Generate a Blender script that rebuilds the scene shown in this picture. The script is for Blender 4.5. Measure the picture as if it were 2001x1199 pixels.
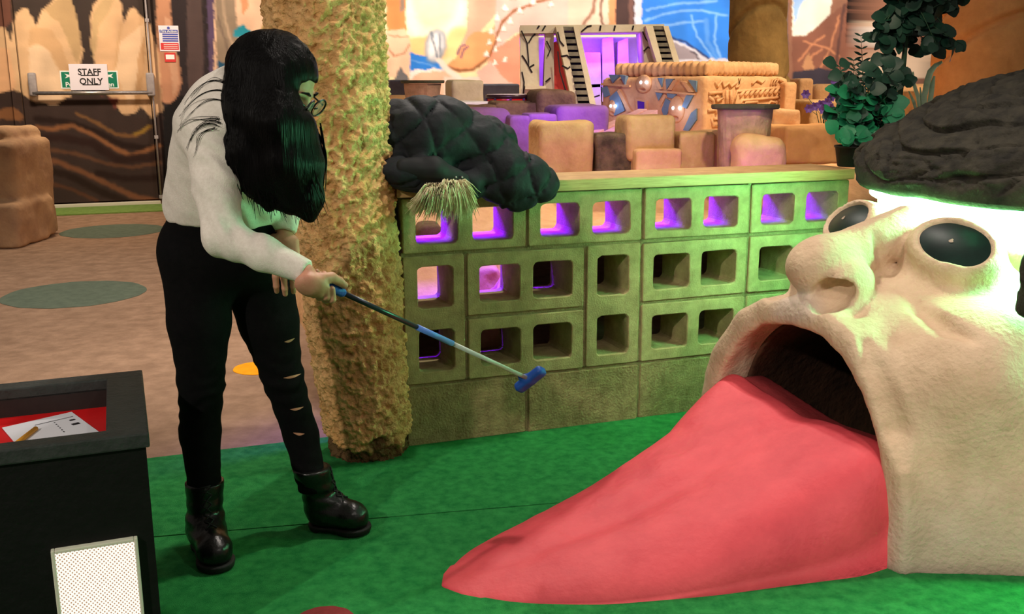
import bpy, bmesh, math, random
import numpy as np
from mathutils import Vector, Matrix, noise as mnoise
from math import pi, sin, cos, radians

for o in list(bpy.data.objects):
    bpy.data.objects.remove(o)
SC = bpy.context.scene
COL = SC.collection
rng = random.Random(7)
nrng = np.random.RandomState(7)

# ------------------------------------------------------------------ camera
FPX = 1950.0
PITCH, ROLL, WANG = radians(12.549), radians(-0.228), radians(19.499)
CAMZ = 1.24637
_cp, _sp = cos(PITCH), sin(PITCH)
_F = np.array([0, _cp, -_sp]); _U0 = np.array([0, _sp, _cp]); _R0 = np.array([1., 0, 0])
_R = cos(ROLL) * _R0 + sin(ROLL) * _U0
_U = -sin(ROLL) * _R0 + cos(ROLL) * _U0
CPOS = np.array([0, 0, CAMZ])
cam_data = bpy.data.cameras.new('camera')
cam_data.sensor_width = 36.0
cam_data.lens = FPX / 2001.0 * 36.0
cam_data.clip_end = 60
cam = bpy.data.objects.new('camera', cam_data)
COL.objects.link(cam)
m = Matrix(((_R[0], _U[0], -_F[0], 0), (_R[1], _U[1], -_F[1], 0), (_R[2], _U[2], -_F[2], CAMZ), (0, 0, 0, 1)))
cam.matrix_world = m
SC.camera = cam

# ------------------------------------------------------------------ exposure, world, lights
SC.view_settings.view_transform = 'Standard'
SC.view_settings.look = 'None'
SC.view_settings.exposure = 0.0
SC.view_settings.gamma = 1.0
SC.view_settings.use_curve_mapping = False
w = bpy.data.worlds.new('world'); SC.world = w
w.use_nodes = True
w.node_tree.nodes['Background'].inputs[0].default_value = (1.0, 0.86, 0.72, 1)
w.node_tree.nodes['Background'].inputs[1].default_value = 0.16


def lin(c):
    return tuple((v / 255 / 12.92) if v / 255 <= 0.04045 else ((v / 255 + 0.055) / 1.055) ** 2.4 for v in c)


def aim(o, tgt):
    d = Vector(tgt) - o.location
    o.rotation_euler = d.to_track_quat('-Z', 'Y').to_euler()


def spot(loc, tgt, power, color, size=60, blend=0.5, radius=0.08):
    l = bpy.data.lights.new('ceiling_or_fill_spot', 'SPOT')
    l.energy = power; l.color = color; l.spot_size = radians(size); l.spot_blend = blend; l.shadow_soft_size = radius
    o = bpy.data.objects.new('ceiling_or_fill_spot', l); COL.objects.link(o); o.location = loc; aim(o, tgt)
    return o


def area(name, loc, tgt, power, color, sx, sy, spread=180):
    l = bpy.data.lights.new(name, 'AREA'); l.shape = 'RECTANGLE'; l.size = sx; l.size_y = sy
    l.energy = power; l.color = color; l.spread = radians(spread)
    o = bpy.data.objects.new(name, l); COL.objects.link(o); o.location = loc; aim(o, tgt)
    return o


WARM = (1.0, 0.80, 0.58)
NEUT = (1.0, 0.90, 0.80)
# front of the room: ceiling spots behind the camera and over the green, plus an added fill
spot((-2.6, -1.2, 3.1), (0.0, 2.9, 0.2), 390, NEUT, 60, 0.7, 0.06)
spot((1.9, 0.2, 3.2), (0.3, 2.6, 0.0), 60, NEUT, 80, 0.7, 0.06)
spot((0.5, 3.3, 3.3), (0.2, 2.6, 0.0), 150, NEUT, 85, 0.8, 0.07)
spot((-0.3, 5.2, 3.3), (-0.7, 3.2, 0.0), 220, NEUT, 75, 0.6, 0.05)
spot((1.6, -1.3, 3.0), (1.75, 2.4, 0.35), 330, (1.0, 0.86, 0.78), 42, 0.9, 0.25)  # added fill lamp, brightens the near side of the giant head
# brown corridor on the left
spot((-1.9, 5.4, 3.2), (-2.4, 5.6, 0.0), 370, NEUT, 95, 0.8, 0.08)
area('door_downlight', (-3.9, 8.6, 3.2), (-4.4, 10.6, 1.1), 85, WARM, 0.5, 0.3)
# mural wash lights
area('mural_washlight', (-0.4, 9.6, 3.4), (-0.6, 12.0, 1.9), 88, NEUT, 1.6, 0.3)
area('mural_washlight', (2.3, 10.6, 3.4), (2.0, 12.9, 1.9), 88, NEUT, 1.6, 0.3)
area('mural_washlight', (5.0, 11.4, 3.4), (4.8, 13.9, 1.9), 80, NEUT, 1.6, 0.3)
# rock garden
spot((2.4, 5.4, 3.2), (1.1, 6.4, 0.9), 330, WARM, 70, 0.7, 0.08)
spot((0.9, 2.4, 3.2), (0.7, 5.2, 0.9), 260, WARM, 48, 0.7, 0.08)
spot((1.0, 4.9, 3.3), (0.75, 7.7, 1.4), 170, NEUT, 36, 0.7, 0.08)  # added fill lamp for the front of the temple arch
spot((4.0, 6.2, 3.2), (3.0, 7.5, 1.0), 300, WARM, 80, 0.7, 0.08)

# ------------------------------------------------------------------ maths helpers


def ray(x, y):
    return _F + (x - 1000.5) / FPX * _R - (y - 599.5) / FPX * _U


def A(x, y, Y):
    d = ray(x, y); return CPOS + d * (Y / d[1])


def G(x, y, z=0.0):
    d = ray(x, y); return CPOS + d * ((z - CAMZ) / d[2])


DW = np.array([cos(WANG), sin(WANG), 0]); NW = np.array([sin(WANG), -cos(WANG), 0]); ZU = np.array([0, 0, 1.])
WO = np.array([0.47735, 3.61457, 0])            # block wall origin (front face, u = 0)
BO = np.array([-4.39, 10.64, 0])                # back wall origin


def W(u, v, off=0.0):
    return WO + DW * u + ZU * v + NW * off


def wpx(x, y, off=0.0):
    d = ray(x, y); q0 = WO + NW * off; t = ((q0 - CPOS) @ NW) / (d @ NW); q = CPOS + d * t
    return (q - WO) @ DW, q[2]


def B(s, z, off=0.0):
    return BO + DW * s + ZU * z + NW * off


def bpx(x, y, off=0.0):
    d = ray(x, y); q0 = BO + NW * off; t = ((q0 - CPOS) @ NW) / (d @ NW); q = CPOS + d * t
    return (q - BO) @ DW, q[2]


def proj(P):
    v = np.asarray(P, float) - CPOS
    z = v @ _F
    return 1000.5 + FPX * (v @ _R) / z, 599.5 - FPX * (v @ _U) / z


def vn(x, y, z, seed=0):
    """value noise, numpy, range -1..1"""
    x = np.asarray(x, float); y = np.asarray(y, float); z = np.asarray(z, float)
    x, y, z = np.broadcast_arrays(x, y, z)
    xi = np.floor(x).astype(np.int64); yi = np.floor(y).astype(np.int64); zi = np.floor(z).astype(np.int64)
    fx = x - xi; fy = y - yi; fz = z - zi
    fx = fx * fx * (3 - 2 * fx); fy = fy * fy * (3 - 2 * fy); fz = fz * fz * (3 - 2 * fz)

    def h(i, j, k):
        n = (i * 374761393 + j * 668265263 + k * 1440662683 + seed * 974634777) & 0xffffffff
        n = ((n ^ (n >> 13)) * 1274126177) & 0xffffffff
        n = n ^ (n >> 16)
        return (n & 0xffff) / 32767.5 - 1
    r = 0
    for a in (0, 1):
        for b in (0, 1):
            for c in (0, 1):
                r = r + h(xi + a, yi + b, zi + c) * (fx if a else 1 - fx) * (fy if b else 1 - fy) * (fz if c else 1 - fz)
    return r


def fbm(x, y, z, oct=3, seed=0):
    r = 0; a = 1.0; s = 0
    for i in range(oct):
        r = r + a * vn(x * 2 ** i, y * 2 ** i, z * 2 ** i, seed + i); s += a; a *= 0.5
    return r / s


# ------------------------------------------------------------------ signed distance toolkit
def smin(a, b, k):
    h = np.clip(0.5 + 0.5 * (b - a) / k, 0, 1)
    return b + (a - b) * h - k * h * (1 - h)


def smax(a, b, k):
    return -smin(-a, -b, k)


def ell(p, c, r):
    x = (p[0] - c[0]) / r[0]; y = (p[1] - c[1]) / r[1]; z = (p[2] - c[2]) / r[2]
    k0 = np.sqrt(x * x + y * y + z * z)
    k1 = np.sqrt((x / r[0]) ** 2 + (y / r[1]) ** 2 + (z / r[2]) ** 2) + 1e-9
    return k0 * (k0 - 1) / k1


def ellr(p, c, r, ax):
    """ellipsoid with own axes: ax = 3 unit vectors"""
    d = [p[i] - c[i] for i in range(3)]
    q = [sum(d[i] * a[i] for i in range(3)) for a in ax]
    return ell(q, (0, 0, 0), r)


def cap(p, a, b, ra, rb=None):
    rb = ra if rb is None else rb
    ab = np.asarray(b, float) - np.asarray(a, float)
    L = float(ab @ ab) + 1e-12
    t = np.clip(((p[0] - a[0]) * ab[0] + (p[1] - a[1]) * ab[1] + (p[2] - a[2]) * ab[2]) / L, 0, 1)
    dx = p[0] - a[0] - t * ab[0]; dy = p[1] - a[1] - t * ab[1]; dz = p[2] - a[2] - t * ab[2]
    return np.sqrt(dx * dx + dy * dy + dz * dz) - (ra + (rb - ra) * t)


def rbox(p, c, h, r, ax=None):
    d = [p[i] - c[i] for i in range(3)]
    if ax is not None:
        d = [sum(d[i] * a[i] for i in range(3)) for a in ax]
    q = [np.abs(d[i]) - (h[i] - r) for i in range(3)]
    o = np.sqrt(sum(np.maximum(k, 0) ** 2 for k in q))
    return o + np.minimum(np.maximum(q[0], np.maximum(q[1], q[2])), 0) - r


def plane(p, c, n):
    return (p[0] - c[0]) * n[0] + (p[1] - c[1]) * n[1] + (p[2] - c[2]) * n[2]


def chain(p, pts, rs, k=0.01):
    d = None
    for i in range(len(pts) - 1):
        e = cap(p, pts[i], pts[i + 1], rs[i], rs[i + 1])
        d = e if d is None else smin(d, e, k)
    return d


def surf(f, lo, hi, res):
    """surface nets of the zero set of f on a grid"""
    lo = np.asarray(lo, float); hi = np.asarray(hi, float)
    n = np.maximum(np.ceil((hi - lo) / res).astype(int) + 1, 3)
    ax = [(lo[i] + res * np.arange(n[i])).astype(np.float32) for i in range(3)]
    V = f((ax[0][:, None, None], ax[1][None, :, None], ax[2][None, None, :]))
    V = np.ascontiguousarray(np.broadcast_to(V, n)).astype(np.float32)
    ins = V < 0
    c = ins[:-1, :-1, :-1].astype(np.int8)
    tot = np.zeros_like(c)
    for i in (0, 1):
        for j in (0, 1):
            for k in (0, 1):
                tot += ins[i:n[0] - 1 + i, j:n[1] - 1 + j, k:n[2] - 1 + k]
    act = (tot > 0) & (tot < 8)
    I, J, K = np.nonzero(act)
    idx = -np.ones(act.shape, np.int64); idx[I, J, K] = np.arange(len(I))
    acc = np.zeros((len(I), 3)); cnt = np.zeros(len(I))
    cor = [(i, j, k) for i in (0, 1) for j in (0, 1) for k in (0, 1)]
    for a in cor:
        for d in range(3):
            if a[d]: continue
            b = list(a); b[d] = 1
            va = V[I + a[0], J + a[1], K + a[2]]; vb = V[I + b[0], J + b[1], K + b[2]]
            mk = (va < 0) != (vb < 0)
            t = np.where(mk, va / np.where(mk, va - vb, 1), 0)
            P = np.stack([np.full(len(I), float(q)) for q in a], 1); P[:, d] += t
            acc += P * mk[:, None]; cnt += mk
    v = (acc / cnt[:, None] + np.stack([I, J, K], 1)) * res + lo
    F = []
    for d in range(3):
        sl0 = [slice(1, -1)] * 3; sl1 = [slice(1, -1)] * 3
        sl0[d] = slice(0, -1); sl1[d] = slice(1, None)
        a = ins[tuple(sl0)]; b = ins[tuple(sl1)]
        e = np.nonzero(a != b)
        base = np.stack(e, 1)
        o = np.array([1, 1, 1]); o[d] = 0
        base = base + o
        u, w_ = [(1, 2), (2, 0), (0, 1)][d]
        def at(du, dw):
            q = base.copy(); q[:, u] -= du; q[:, w_] -= dw
            return idx[q[:, 0], q[:, 1], q[:, 2]]
        quad = np.stack([at(1, 1), at(0, 1), at(0, 0), at(1, 0)], 1)
        flip = ~a[e]
        quad[flip] = quad[flip][:, ::-1]
        F.append(quad)
    F = np.concatenate(F)
    F = F[(F >= 0).all(1)]
    return v, F


# ------------------------------------------------------------------ mesh and object helpers
def mesh(name, v, f, material=None, smooth=True):
    me = bpy.data.meshes.new(name)
    v = np.asarray(v, float)
    if isinstance(f, np.ndarray):
        k = f.shape[1]
        me.vertices.add(len(v)); me.vertices.foreach_set('co', v.astype(np.float32).ravel())
        me.loops.add(f.size); me.loops.foreach_set('vertex_index', f.astype(np.int32).ravel())
        me.polygons.add(len(f)); me.polygons.foreach_set('loop_start', np.arange(0, f.size, k, dtype=np.int32))
        me.update(calc_edges=True)
    else:
        me.from_pydata([tuple(map(float, p)) for p in v], [], [tuple(q) for q in f])
    me.validate()
    me.polygons.foreach_set('use_smooth', [smooth] * len(me.polygons))
    if material: me.materials.append(material)
    return me


ROOTLOC = {}


def thing(name, label, cat, loc=(0, 0, 0), group=None, kind=None):
    o = bpy.data.objects.new(name, None); COL.objects.link(o)
    o.empty_display_size = 0.05
    o.location = loc
    if label: o['label'] = label
    if cat: o['category'] = cat
    if group: o['group'] = group
    if kind: o['kind'] = kind
    ROOTLOC[o] = np.array(loc, float)
    return o


def tag(o, label=None, cat=None, group=None, kind=None):
    if label: o['label'] = label
    if cat: o['category'] = cat
    if group: o['group'] = group
    if kind: o['kind'] = kind
    return o


def obj(name, v, f, material, parent=None, base=None, smooth=True):
    """world-space verts -> object; child of parent, or top-level with origin at base"""
    v = np.asarray(v, float)
    if parent is not None:
        b = ROOTLOC[parent]
    else:
        b = np.array(base, float) if base is not None else np.array([*(v[:, :2].min(0) + v[:, :2].max(0)) / 2, v[:, 2].min()])
    me = mesh(name, v - b, f, material, smooth)
    o = bpy.data.objects.new(name, me); COL.objects.link(o)
    if parent is not None: o.parent = parent
    else: o.location = b
    ROOTLOC[o] = b
    return o


def place(name, me, M, parent):
    """object sharing mesh data, with world matrix M (4x4), child of parent"""
    o = bpy.data.objects.new(name, me); COL.objects.link(o)
    o.parent = parent
    M = M.copy(); b = ROOTLOC[parent]
    M.translation = Vector(M.translation) - Vector(b)
    o.matrix_local = M
    ROOTLOC[o] = np.array(b)
    return o


class MB:
    """collects boxes, bars and tubes in world space into one mesh"""
    def __init__(s): s.v = []; s.f = []
    def add(s, v, f):
        n = len(s.v); s.v += [tuple(p) for p in v]; s.f += [tuple(i + n for i in q) for q in f]; return s
    def box(s, c, h, ax=None, bev=0.0):
        ax = np.eye(3) if ax is None else np.asarray(ax)
        c = np.asarray(c, float)
        if bev <= 0:
            vs = [c + ax[0] * h[0] * i + ax[1] * h[1] * j + ax[2] * h[2] * k for i in (-1, 1) for j in (-1, 1) for k in (-1, 1)]
            return s.add(vs, [(0, 1, 3, 2), (4, 6, 7, 5), (0, 4, 5, 1), (2, 3, 7, 6), (0, 2, 6, 4), (1, 5, 7, 3)])
        bm = bmesh.new(); bmesh.ops.create_cube(bm, size=2)
        for q in bm.verts: q.co = Vector((q.co.x * h[0], q.co.y * h[1], q.co.z * h[2]))
        bmesh.ops.bevel(bm, geom=list(bm.edges), offset=bev, segments=2, profile=0.6, affect='EDGES')
        bm.verts.index_update()
        vs = [c + ax[0] * q.co.x + ax[1] * q.co.y + ax[2] * q.co.z for q in bm.verts]
        fs = [tuple(q.index for q in p.verts) for p in bm.faces]
        if np.linalg.det(ax) < 0: fs = [q[::-1] for q in fs]
        bm.free()
        return s.add(vs, fs)
    def tube(s, pts, r, n=6, cap_=True):
        pts = [np.asarray(p, float) for p in pts]
        rs = r if hasattr(r, '__len__') else [r] * len(pts)
        ring = []
        up = np.array([0.13, 0.27, 0.95])
        for i, p in enumerate(pts):
            t = pts[min(i + 1, len(pts) - 1)] - pts[max(i - 1, 0)]
            t = t / (np.linalg.norm(t) + 1e-9)
            a = np.cross(t, up); la = np.linalg.norm(a)
            if la < 0.1: a = np.cross(t, (1, 0, 0)); la = np.linalg.norm(a)
            a /= la; b = np.cross(t, a)
            ring.append([p + (a * cos(2 * pi * k / n) + b * sin(2 * pi * k / n)) * rs[i] for k in range(n)])
        vs = [q for rr in ring for q in rr]
        fs = []
        for i in range(len(pts) - 1):
            for k in range(n):
                k2 = (k + 1) % n
                fs.append((i * n + k, i * n + k2, (i + 1) * n + k2, (i + 1) * n + k))
        if cap_:
            fs.append(tuple(range(n))[::-1]); fs.append(tuple((len(pts) - 1) * n + k for k in range(n)))
        return s.add(vs, fs)
    def lathe(s, c, prof, n=32, ax=None, cap_=True):
        ax = np.eye(3) if ax is None else np.asarray(ax)
        c = np.asarray(c, float)
        vs = [c + ax[0] * r * cos(2 * pi * k / n) + ax[1] * r * sin(2 * pi * k / n) + ax[2] * z for r, z in prof for k in range(n)]
        fs = []
        for i in range(len(prof) - 1):
            for k in range(n):
                k2 = (k + 1) % n
                fs.append((i * n + k, i * n + k2, (i + 1) * n + k2, (i + 1) * n + k))
        if cap_:
            fs.append(tuple(range(n))[::-1]); fs.append(tuple((len(prof) - 1) * n + k for k in range(n)))
        return s.add(vs, fs)
    def obj(s, name, m_, parent=None, base=None, smooth=False):
        return obj(name, s.v, s.f, m_, parent, base, smooth)


def ngon_prism(outline, thick, axes, origin):
    """flat outline (2D) extruded: front at +axes[2]*thick"""
    o = np.asarray(origin, float); n = len(outline)
    f0 = [o + axes[0] * a + axes[1] * b for a, b in outline]
    f1 = [p + axes[2] * thick for p in f0]
    fs = [tuple(range(n))[::-1], tuple(range(n, 2 * n))]
    fs += [(i, (i + 1) % n, n + (i + 1) % n, n + i) for i in range(n)]
    return f0 + f1, fs


# ------------------------------------------------------------------ materials
MATS = {}


def mat(name, c, c2=None, ns=12.0, rough=0.7, bump=0.0, bs=60.0, metal=0.0, spec=0.4, emit=None, es=0.0, attr=None, mixpow=(0.35, 0.65), sheen=0.0, coat=0.0, bd=0.01, stretch=None, trans=0.0):
    if name in MATS: return MATS[name]
    m_ = bpy.data.materials.new(name); m_.use_nodes = True
    nt = m_.node_tree; N = nt.nodes; L = nt.links
    bs_ = N['Principled BSDF']
    bs_.inputs['Roughness'].default_value = rough
    bs_.inputs['Metallic'].default_value = metal
    bs_.inputs['Specular IOR Level'].default_value = spec
    if sheen: bs_.inputs['Sheen Weight'].default_value = sheen
    if coat: bs_.inputs['Coat Weight'].default_value = coat
    if trans: bs_.inputs['Transmission Weight'].default_value = trans
    tc = N.new('ShaderNodeTexCoord')
    vec = tc.outputs['Object']
    if stretch:
        mp = N.new('ShaderNodeMapping'); mp.inputs['Scale'].default_value = stretch
        L.new(vec, mp.inputs['Vector']); vec = mp.outputs['Vector']
    col = None
    if attr:
        at = N.new('ShaderNodeAttribute'); at.attribute_name = attr; col = at.outputs['Color']
    if c2 is not None:
        nz = N.new('ShaderNodeTexNoise'); nz.inputs['Scale'].default_value = ns; nz.inputs['Detail'].default_value = 6
        nz.inputs['Roughness'].default_value = 0.65
        L.new(vec, nz.inputs['Vector'])
        rp = N.new('ShaderNodeValToRGB')
        rp.color_ramp.elements[0].position = mixpow[0]; rp.color_ramp.elements[1].position = mixpow[1]
        rp.color_ramp.elements[0].color = (*lin(c), 1); rp.color_ramp.elements[1].color = (*lin(c2), 1)
        L.new(nz.outputs['Fac'], rp.inputs['Fac'])
        if col is not None:
            mx = N.new('ShaderNodeMix'); mx.data_type = 'RGBA'; mx.blend_type = 'MULTIPLY'; mx.inputs['Factor'].default_value = 1
            L.new(col, mx.inputs[6]); L.new(rp.outputs['Color'], mx.inputs[7]); col = mx.outputs[2]
        else: col = rp.outputs['Color']
    if col is not None: L.new(col, bs_.inputs['Base Color'])
    else: bs_.inputs['Base Color'].default_value = (*lin(c), 1)
    if bump:
        n2 = N.new('ShaderNodeTexNoise'); n2.inputs['Scale'].default_value = bs; n2.inputs['Detail'].default_value = 5
        L.new(vec, n2.inputs['Vector'])
        bp = N.new('ShaderNodeBump'); bp.inputs['Strength'].default_value = bump; bp.inputs['Distance'].default_value = bd
        L.new(n2.outputs['Fac'], bp.inputs['Height']); L.new(bp.outputs['Normal'], bs_.inputs['Normal'])
    if emit is not None:
        bs_.inputs['Emission Color'].default_value = (*emit, 1); bs_.inputs['Emission Strength'].default_value = es
    MATS[name] = m_
    return m_


def setcol(o, rgb, name='Col'):
    me = o.data
    a = me.color_attributes.new(name, 'FLOAT_COLOR', 'POINT')
    c = np.ones((len(me.vertices), 4), np.float32); c[:, :3] = rgb
    a.data.foreach_set('color', c.ravel())


def linv(c):
    c = np.asarray(c, float) / 255
    return np.where(c <= 0.04045, c / 12.92, ((c + 0.055) / 1.055) ** 2.4)


def grid_faces(nu, nv):
    i, j = np.meshgrid(np.arange(nu - 1), np.arange(nv - 1), indexing='ij')
    a = (i * nv + j).ravel()
    return np.stack([a, a + nv, a + nv + 1, a + 1], 1)


def frame(z, hint=(0, 0, 1)):
    z = np.asarray(z, float); z = z / np.linalg.norm(z)
    x = np.cross(hint, z)
    if np.linalg.norm(x) < 1e-3: x = np.cross((1, 0, 0), z)
    x /= np.linalg.norm(x)
    return np.array([x, np.cross(z, x), z])


def rock(name, c, h, material, ax=None, r=0.03, amp=0.02, fr=6.0, seed=0, res=None, parent=None, flat=0.0):
    """rounded lumpy block, closed"""
    res = res or max(h) / 16
    def f(p):
        d = rbox(p, c, h, r, ax)
        return d + amp * fbm(p[0] * fr, p[1] * fr, p[2] * fr, 3, seed) + flat
    ex = (np.abs(np.asarray(ax)) * np.asarray(h)[:, None]).sum(0) if ax is not None else np.asarray(h)
    c = np.asarray(c, float)
    v, q = surf(f, c - ex - amp - res * 2, c + ex + amp + res * 2, res)
    return obj(name, v, q, material, parent)

# =================================================================== STRUCTURE
# ------------------------------------------------------------------ floor
m_carpet = mat('brown_carpet', (164, 134, 110), (138, 111, 90), ns=9, rough=0.95, bump=0.6, bs=420, spec=0.1, bd=0.004)
fl = MB()
fl.box((0.5, 6.0, -0.06), (9, 9, 0.06))
o = fl.obj('floor', m_carpet); tag(o, kind='structure')
o['label'] = 'brown short-pile carpet floor'


def disc(px, py, rx, material, label, group=None, z=0.002):
    c = G(px, py)
    e = G(px + rx, py); r = np.linalg.norm(e[:2] - c[:2])
    n = 64
    vs = [c + np.array([cos(2 * pi * k / n) * r * (1 + 0.012 * sin(7 * k)), sin(2 * pi * k / n) * r * (1 + 0.012 * cos(5 * k)), z]) for k in range(n)]
    vb = [p - np.array([0, 0, z]) for p in vs]
    fs = [tuple(range(n)), tuple(range(n, 2 * n))[::-1]] + [(n + i, n + (i + 1) % n, (i + 1) % n, i) for i in range(n)]
    o = obj('carpet_dot', vs + vb, fs, material, base=c, smooth=False)
    tag(o, label, 'carpet dot', group)
    return o


m_dotg = mat('grey_green_carpet', (104, 116, 100), (90, 102, 88), ns=14, rough=0.95, bump=0.6, bs=420, spec=0.1, bd=0.004)
m_doto = mat('orange_carpet', (240, 165, 30), (228, 150, 24), ns=14, rough=0.95, bump=0.6, bs=420, spec=0.1, bd=0.004)
m_dotr = mat('red_carpet', (150, 62, 62), (128, 50, 52), ns=14, rough=0.95, bump=0.6, bs=420, spec=0.1, bd=0.004)
disc(146, 574, 131, m_dotg, 'grey-green round patch in the brown carpet, nearest the black bin')
disc(222, 451, 96, m_dotg, 'grey-green round patch in the brown carpet, near the painted door')
disc(505, 719, 48, m_doto, 'orange round patch in the brown carpet seen between the legs')

# ------------------------------------------------------------------ turf in two strips with a seam
m_turf = mat('green_turf', (62, 162, 84), (36, 132, 66), ns=30, rough=0.95, bump=1.0, bs=520, spec=0.12, bd=0.006)
m_turfd = mat('turf_backing', (14, 60, 26), rough=1.0)
turf = thing('artificial_turf', 'bright green artificial putting turf in two joined strips', 'turf', (0, 2.6, 0))
e0 = np.array([-0.823, 3.363, 0]) ; seam0 = G(720, 1018); seam1 = G(1075, 988)
sd = (seam1 - seam0); sd /= np.linalg.norm(sd)


def strip(quad, z=0.008, nx=2):
    b = MB()
    q = [np.array([p[0], p[1], 0.0005]) for p in quad]; t = [np.array([p[0], p[1], z]) for p in quad]
    b.add(q + t, [(3, 2, 1, 0), (4, 5, 6, 7), (0, 1, 5, 4), (1, 2, 6, 5), (2, 3, 7, 6), (3, 0, 4, 7)])
    return b


far0 = e0 - DW * 2.2; far1 = e0 + DW * 4.2
s0 = seam0 - sd * 2.6; s1 = seam0 + sd * 4.2
g = np.array([0.0035 * sd[1], -0.0035 * sd[0], 0])
strip([s0 - g, s1 - g, far1, far0]).obj('turf_strip', m_turf, turf)
strip([s0 + np.array([0, -2.6, 0]), s1 + np.array([0, -2.6, 0]), s1 + g, s0 + g]).obj('turf_strip', m_turf, turf)
strip([s0 - g * 2, s0 + g * 2, s1 + g * 2, s1 - g * 2], z=0.002).obj('seam_backing', m_turfd, turf)
cup = disc(633, 1222, 62, m_dotr, 'dull red round patch let into the green turf at the bottom edge', z=0.0095)

# ------------------------------------------------------------------ painted back wall
POLY = []


def P(col, *pts, col2=None, soft=0):
    POLY.append(('p', col, np.array(pts, float).reshape(-1, 2), col2, soft))


def S(col, wd, *pts):
    POLY.append(('s', col, np.array(pts, float).reshape(-1, 2), wd, 0))


def E_(col, cx, cy, rx, ry, ang=0):
    POLY.append(('e', col, (cx, cy, rx, ry, ang), None, 0))


# --- left: cave of pale petals over dark hills
P((60, 49, 45), -900, -900, 418, -900, 418, 430, -900, 430)
P((104, 66, 54), -300, -300, 22, -300, 22, 40, 4, 62, -300, 90)
P((216, 178, 138), -300, 60, -30, 61, 6, 52, 14, 62, 22, 82, 26, 45, 32, 25, 40, 18, 52, 17, 62, 30, 70, 52, 75, 36, 84, 18, 92, 12, 102, 2, 118, -20, 135, -20, 146, 18, 154, 50, 158, 80, 163, 100, 156, 130, 142, 180, 122, 215, 104, 204, 75, 200, 60, 195, 35, 178, 0, 182, -300, 200)
P((190, 158, 116), 84, 20, 100, 8, 120, -15, 136, -15, 150, 30, 160, 100, 152, 125, 145, 112, 130, 72, 116, 44, 100, 34, 92, 22)
P((228, 196, 162), 56, 92, 78, 86, 95, 100, 110, 130, 126, 160, 118, 212, 70, 198, 60, 190)
P((206, 166, 124), 60, 52, 100, 58, 122, 92, 140, 150, 130, 186, 118, 140, 98, 100, 76, 84, 56, 88)
P((228, 178, 136), -200, 110, 0, 92, 18, 96, 28, 150, 30, 176, 0, 182, -200, 190)
P((214, 174, 134), 178, 30, 184, 10, 200, -12, 226, -15, 238, 10, 240, 44, 247, 36, 252, 18, 262, 14, 275, 30, 292, 45, 302, 80, 312, 110, 316, 160, 318, 214, 305, 225, 296, 232, 276, 208, 262, 222, 240, 226, 225, 205, 212, 188, 190, 150, 182, 100, 177, 90)
P((192, 162, 120), 180, 34, 190, 12, 204, -8, 226, -8, 212, 24, 194, 50, 188, 90, 184, 120, 178, 90)
P((226, 192, 156), 236, 80, 262, 60, 282, 45, 290, 80, 274, 190, 250, 204, 226, 140)
P((200, 158, 116), 270, 110, 284, 60, 284, 110, 274, 200, 262, 215)
S((205, 165, 122), 5, 236, 46, 232, 80, 226, 130)
P((108, 58, 50), 195, 188, 232, 192, 226, 216, 205, 208)
P((60, 46, 42), -300, 186, 0, 182, 28, 174, 45, 190, 75, 206, 110, 205, 130, 190, 160, 188, 210, 190, 230, 222, 262, 226, 300, 238, 318, 216, 330, 440, -300, 440)
P((128, 86, 56), -300, 215, 0, 214, 26, 208, 48, 226, 40, 236, 0, 232, -300, 236)
for (c_, wd, pts) in [
    ((40, 26, 22), 11, [70, 232, 130, 238, 190, 258, 240, 284, 300, 290]),
    ((140, 92, 60), 8, [72, 248, 100, 252, 140, 245, 180, 262, 226, 290, 256, 304, 312, 284]),
    ((120, 84, 52), 6, [150, 222, 190, 240, 226, 262, 264, 266, 296, 246]),
    ((150, 116, 46), 5, [262, 262, 280, 256, 292, 246]),
    ((48, 30, 26), 15, [64, 272, 120, 268, 180, 280, 230, 312, 312, 306]),
    ((98, 66, 48), 7, [80, 290, 150, 300, 210, 320, 262, 326, 312, 318]),
    ((120, 78, 54), 10, [66, 306, 112, 316, 148, 330, 196, 352, 262, 384, 314, 394]),
    ((42, 28, 22), 13, [70, 330, 130, 340, 200, 376, 250, 396]),
    ((90, 58, 42), 7, [72, 352, 130, 366, 190, 392]),
    ((44, 28, 24), 12, [190, 338, 250, 350, 312, 346])]:
    S(c_, wd, *pts)
P((48, 40, 42), 318, -300, 420, -300, 420, 440, 318, 440)
P((186, 134, 104), 300, -200, 326, -200, 334, 30, 344, 90, 352, 130, 355, 160, 350, 186, 332, 204, 318, 200, 312, 140, 306, 60)
P((205, 158, 128), 322, 30, 334, 40, 344, 100, 350, 160, 340, 190, 330, 120)
P((84, 68, 66), 364, -200, 384, -200, 398, 90, 396, 170, 378, 230, 366, 150)
P((92, 74, 104), 396, -200, 416, -200, 424, 155, 410, 160)
P((26, 23, 24), 318, 214, 334, 200, 356, 186, 420, 220, 420, 440, 318, 440)
# --- behind the woman: rock and warm glow
P((236, 196, 164), 418, -900, 760, -900, 760, 430, 418, 430)
P((150, 132, 112), 414, -200, 452, -200, 462, 40, 470, 110, 452, 150, 424, 130)
S((190, 165, 140), 5, 432, -20, 440, 40, 455, 90, 462, 130)
S((120, 104, 92), 4, 424, 30, 440, 80, 450, 120)
P((226, 150, 110), 466, -40, 480, -40, 486, 16, 474, 30)
P((40, 88, 118), 424, 118, 440, 124, 470, 132, 500, 130, 500, 300, 424, 300)
P((34, 60, 90), 424, 160, 500, 150, 500, 300, 424, 300)
P((40, 150, 170), 456, 70, 458, 58, 466, 50, 476, 49, 484, 56, 490, 60, 486, 76, 476, 72, 466, 74)
P((150, 130, 60), 510, 54, 518, 40, 526, 60, 526, 80, 508, 80)
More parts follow.
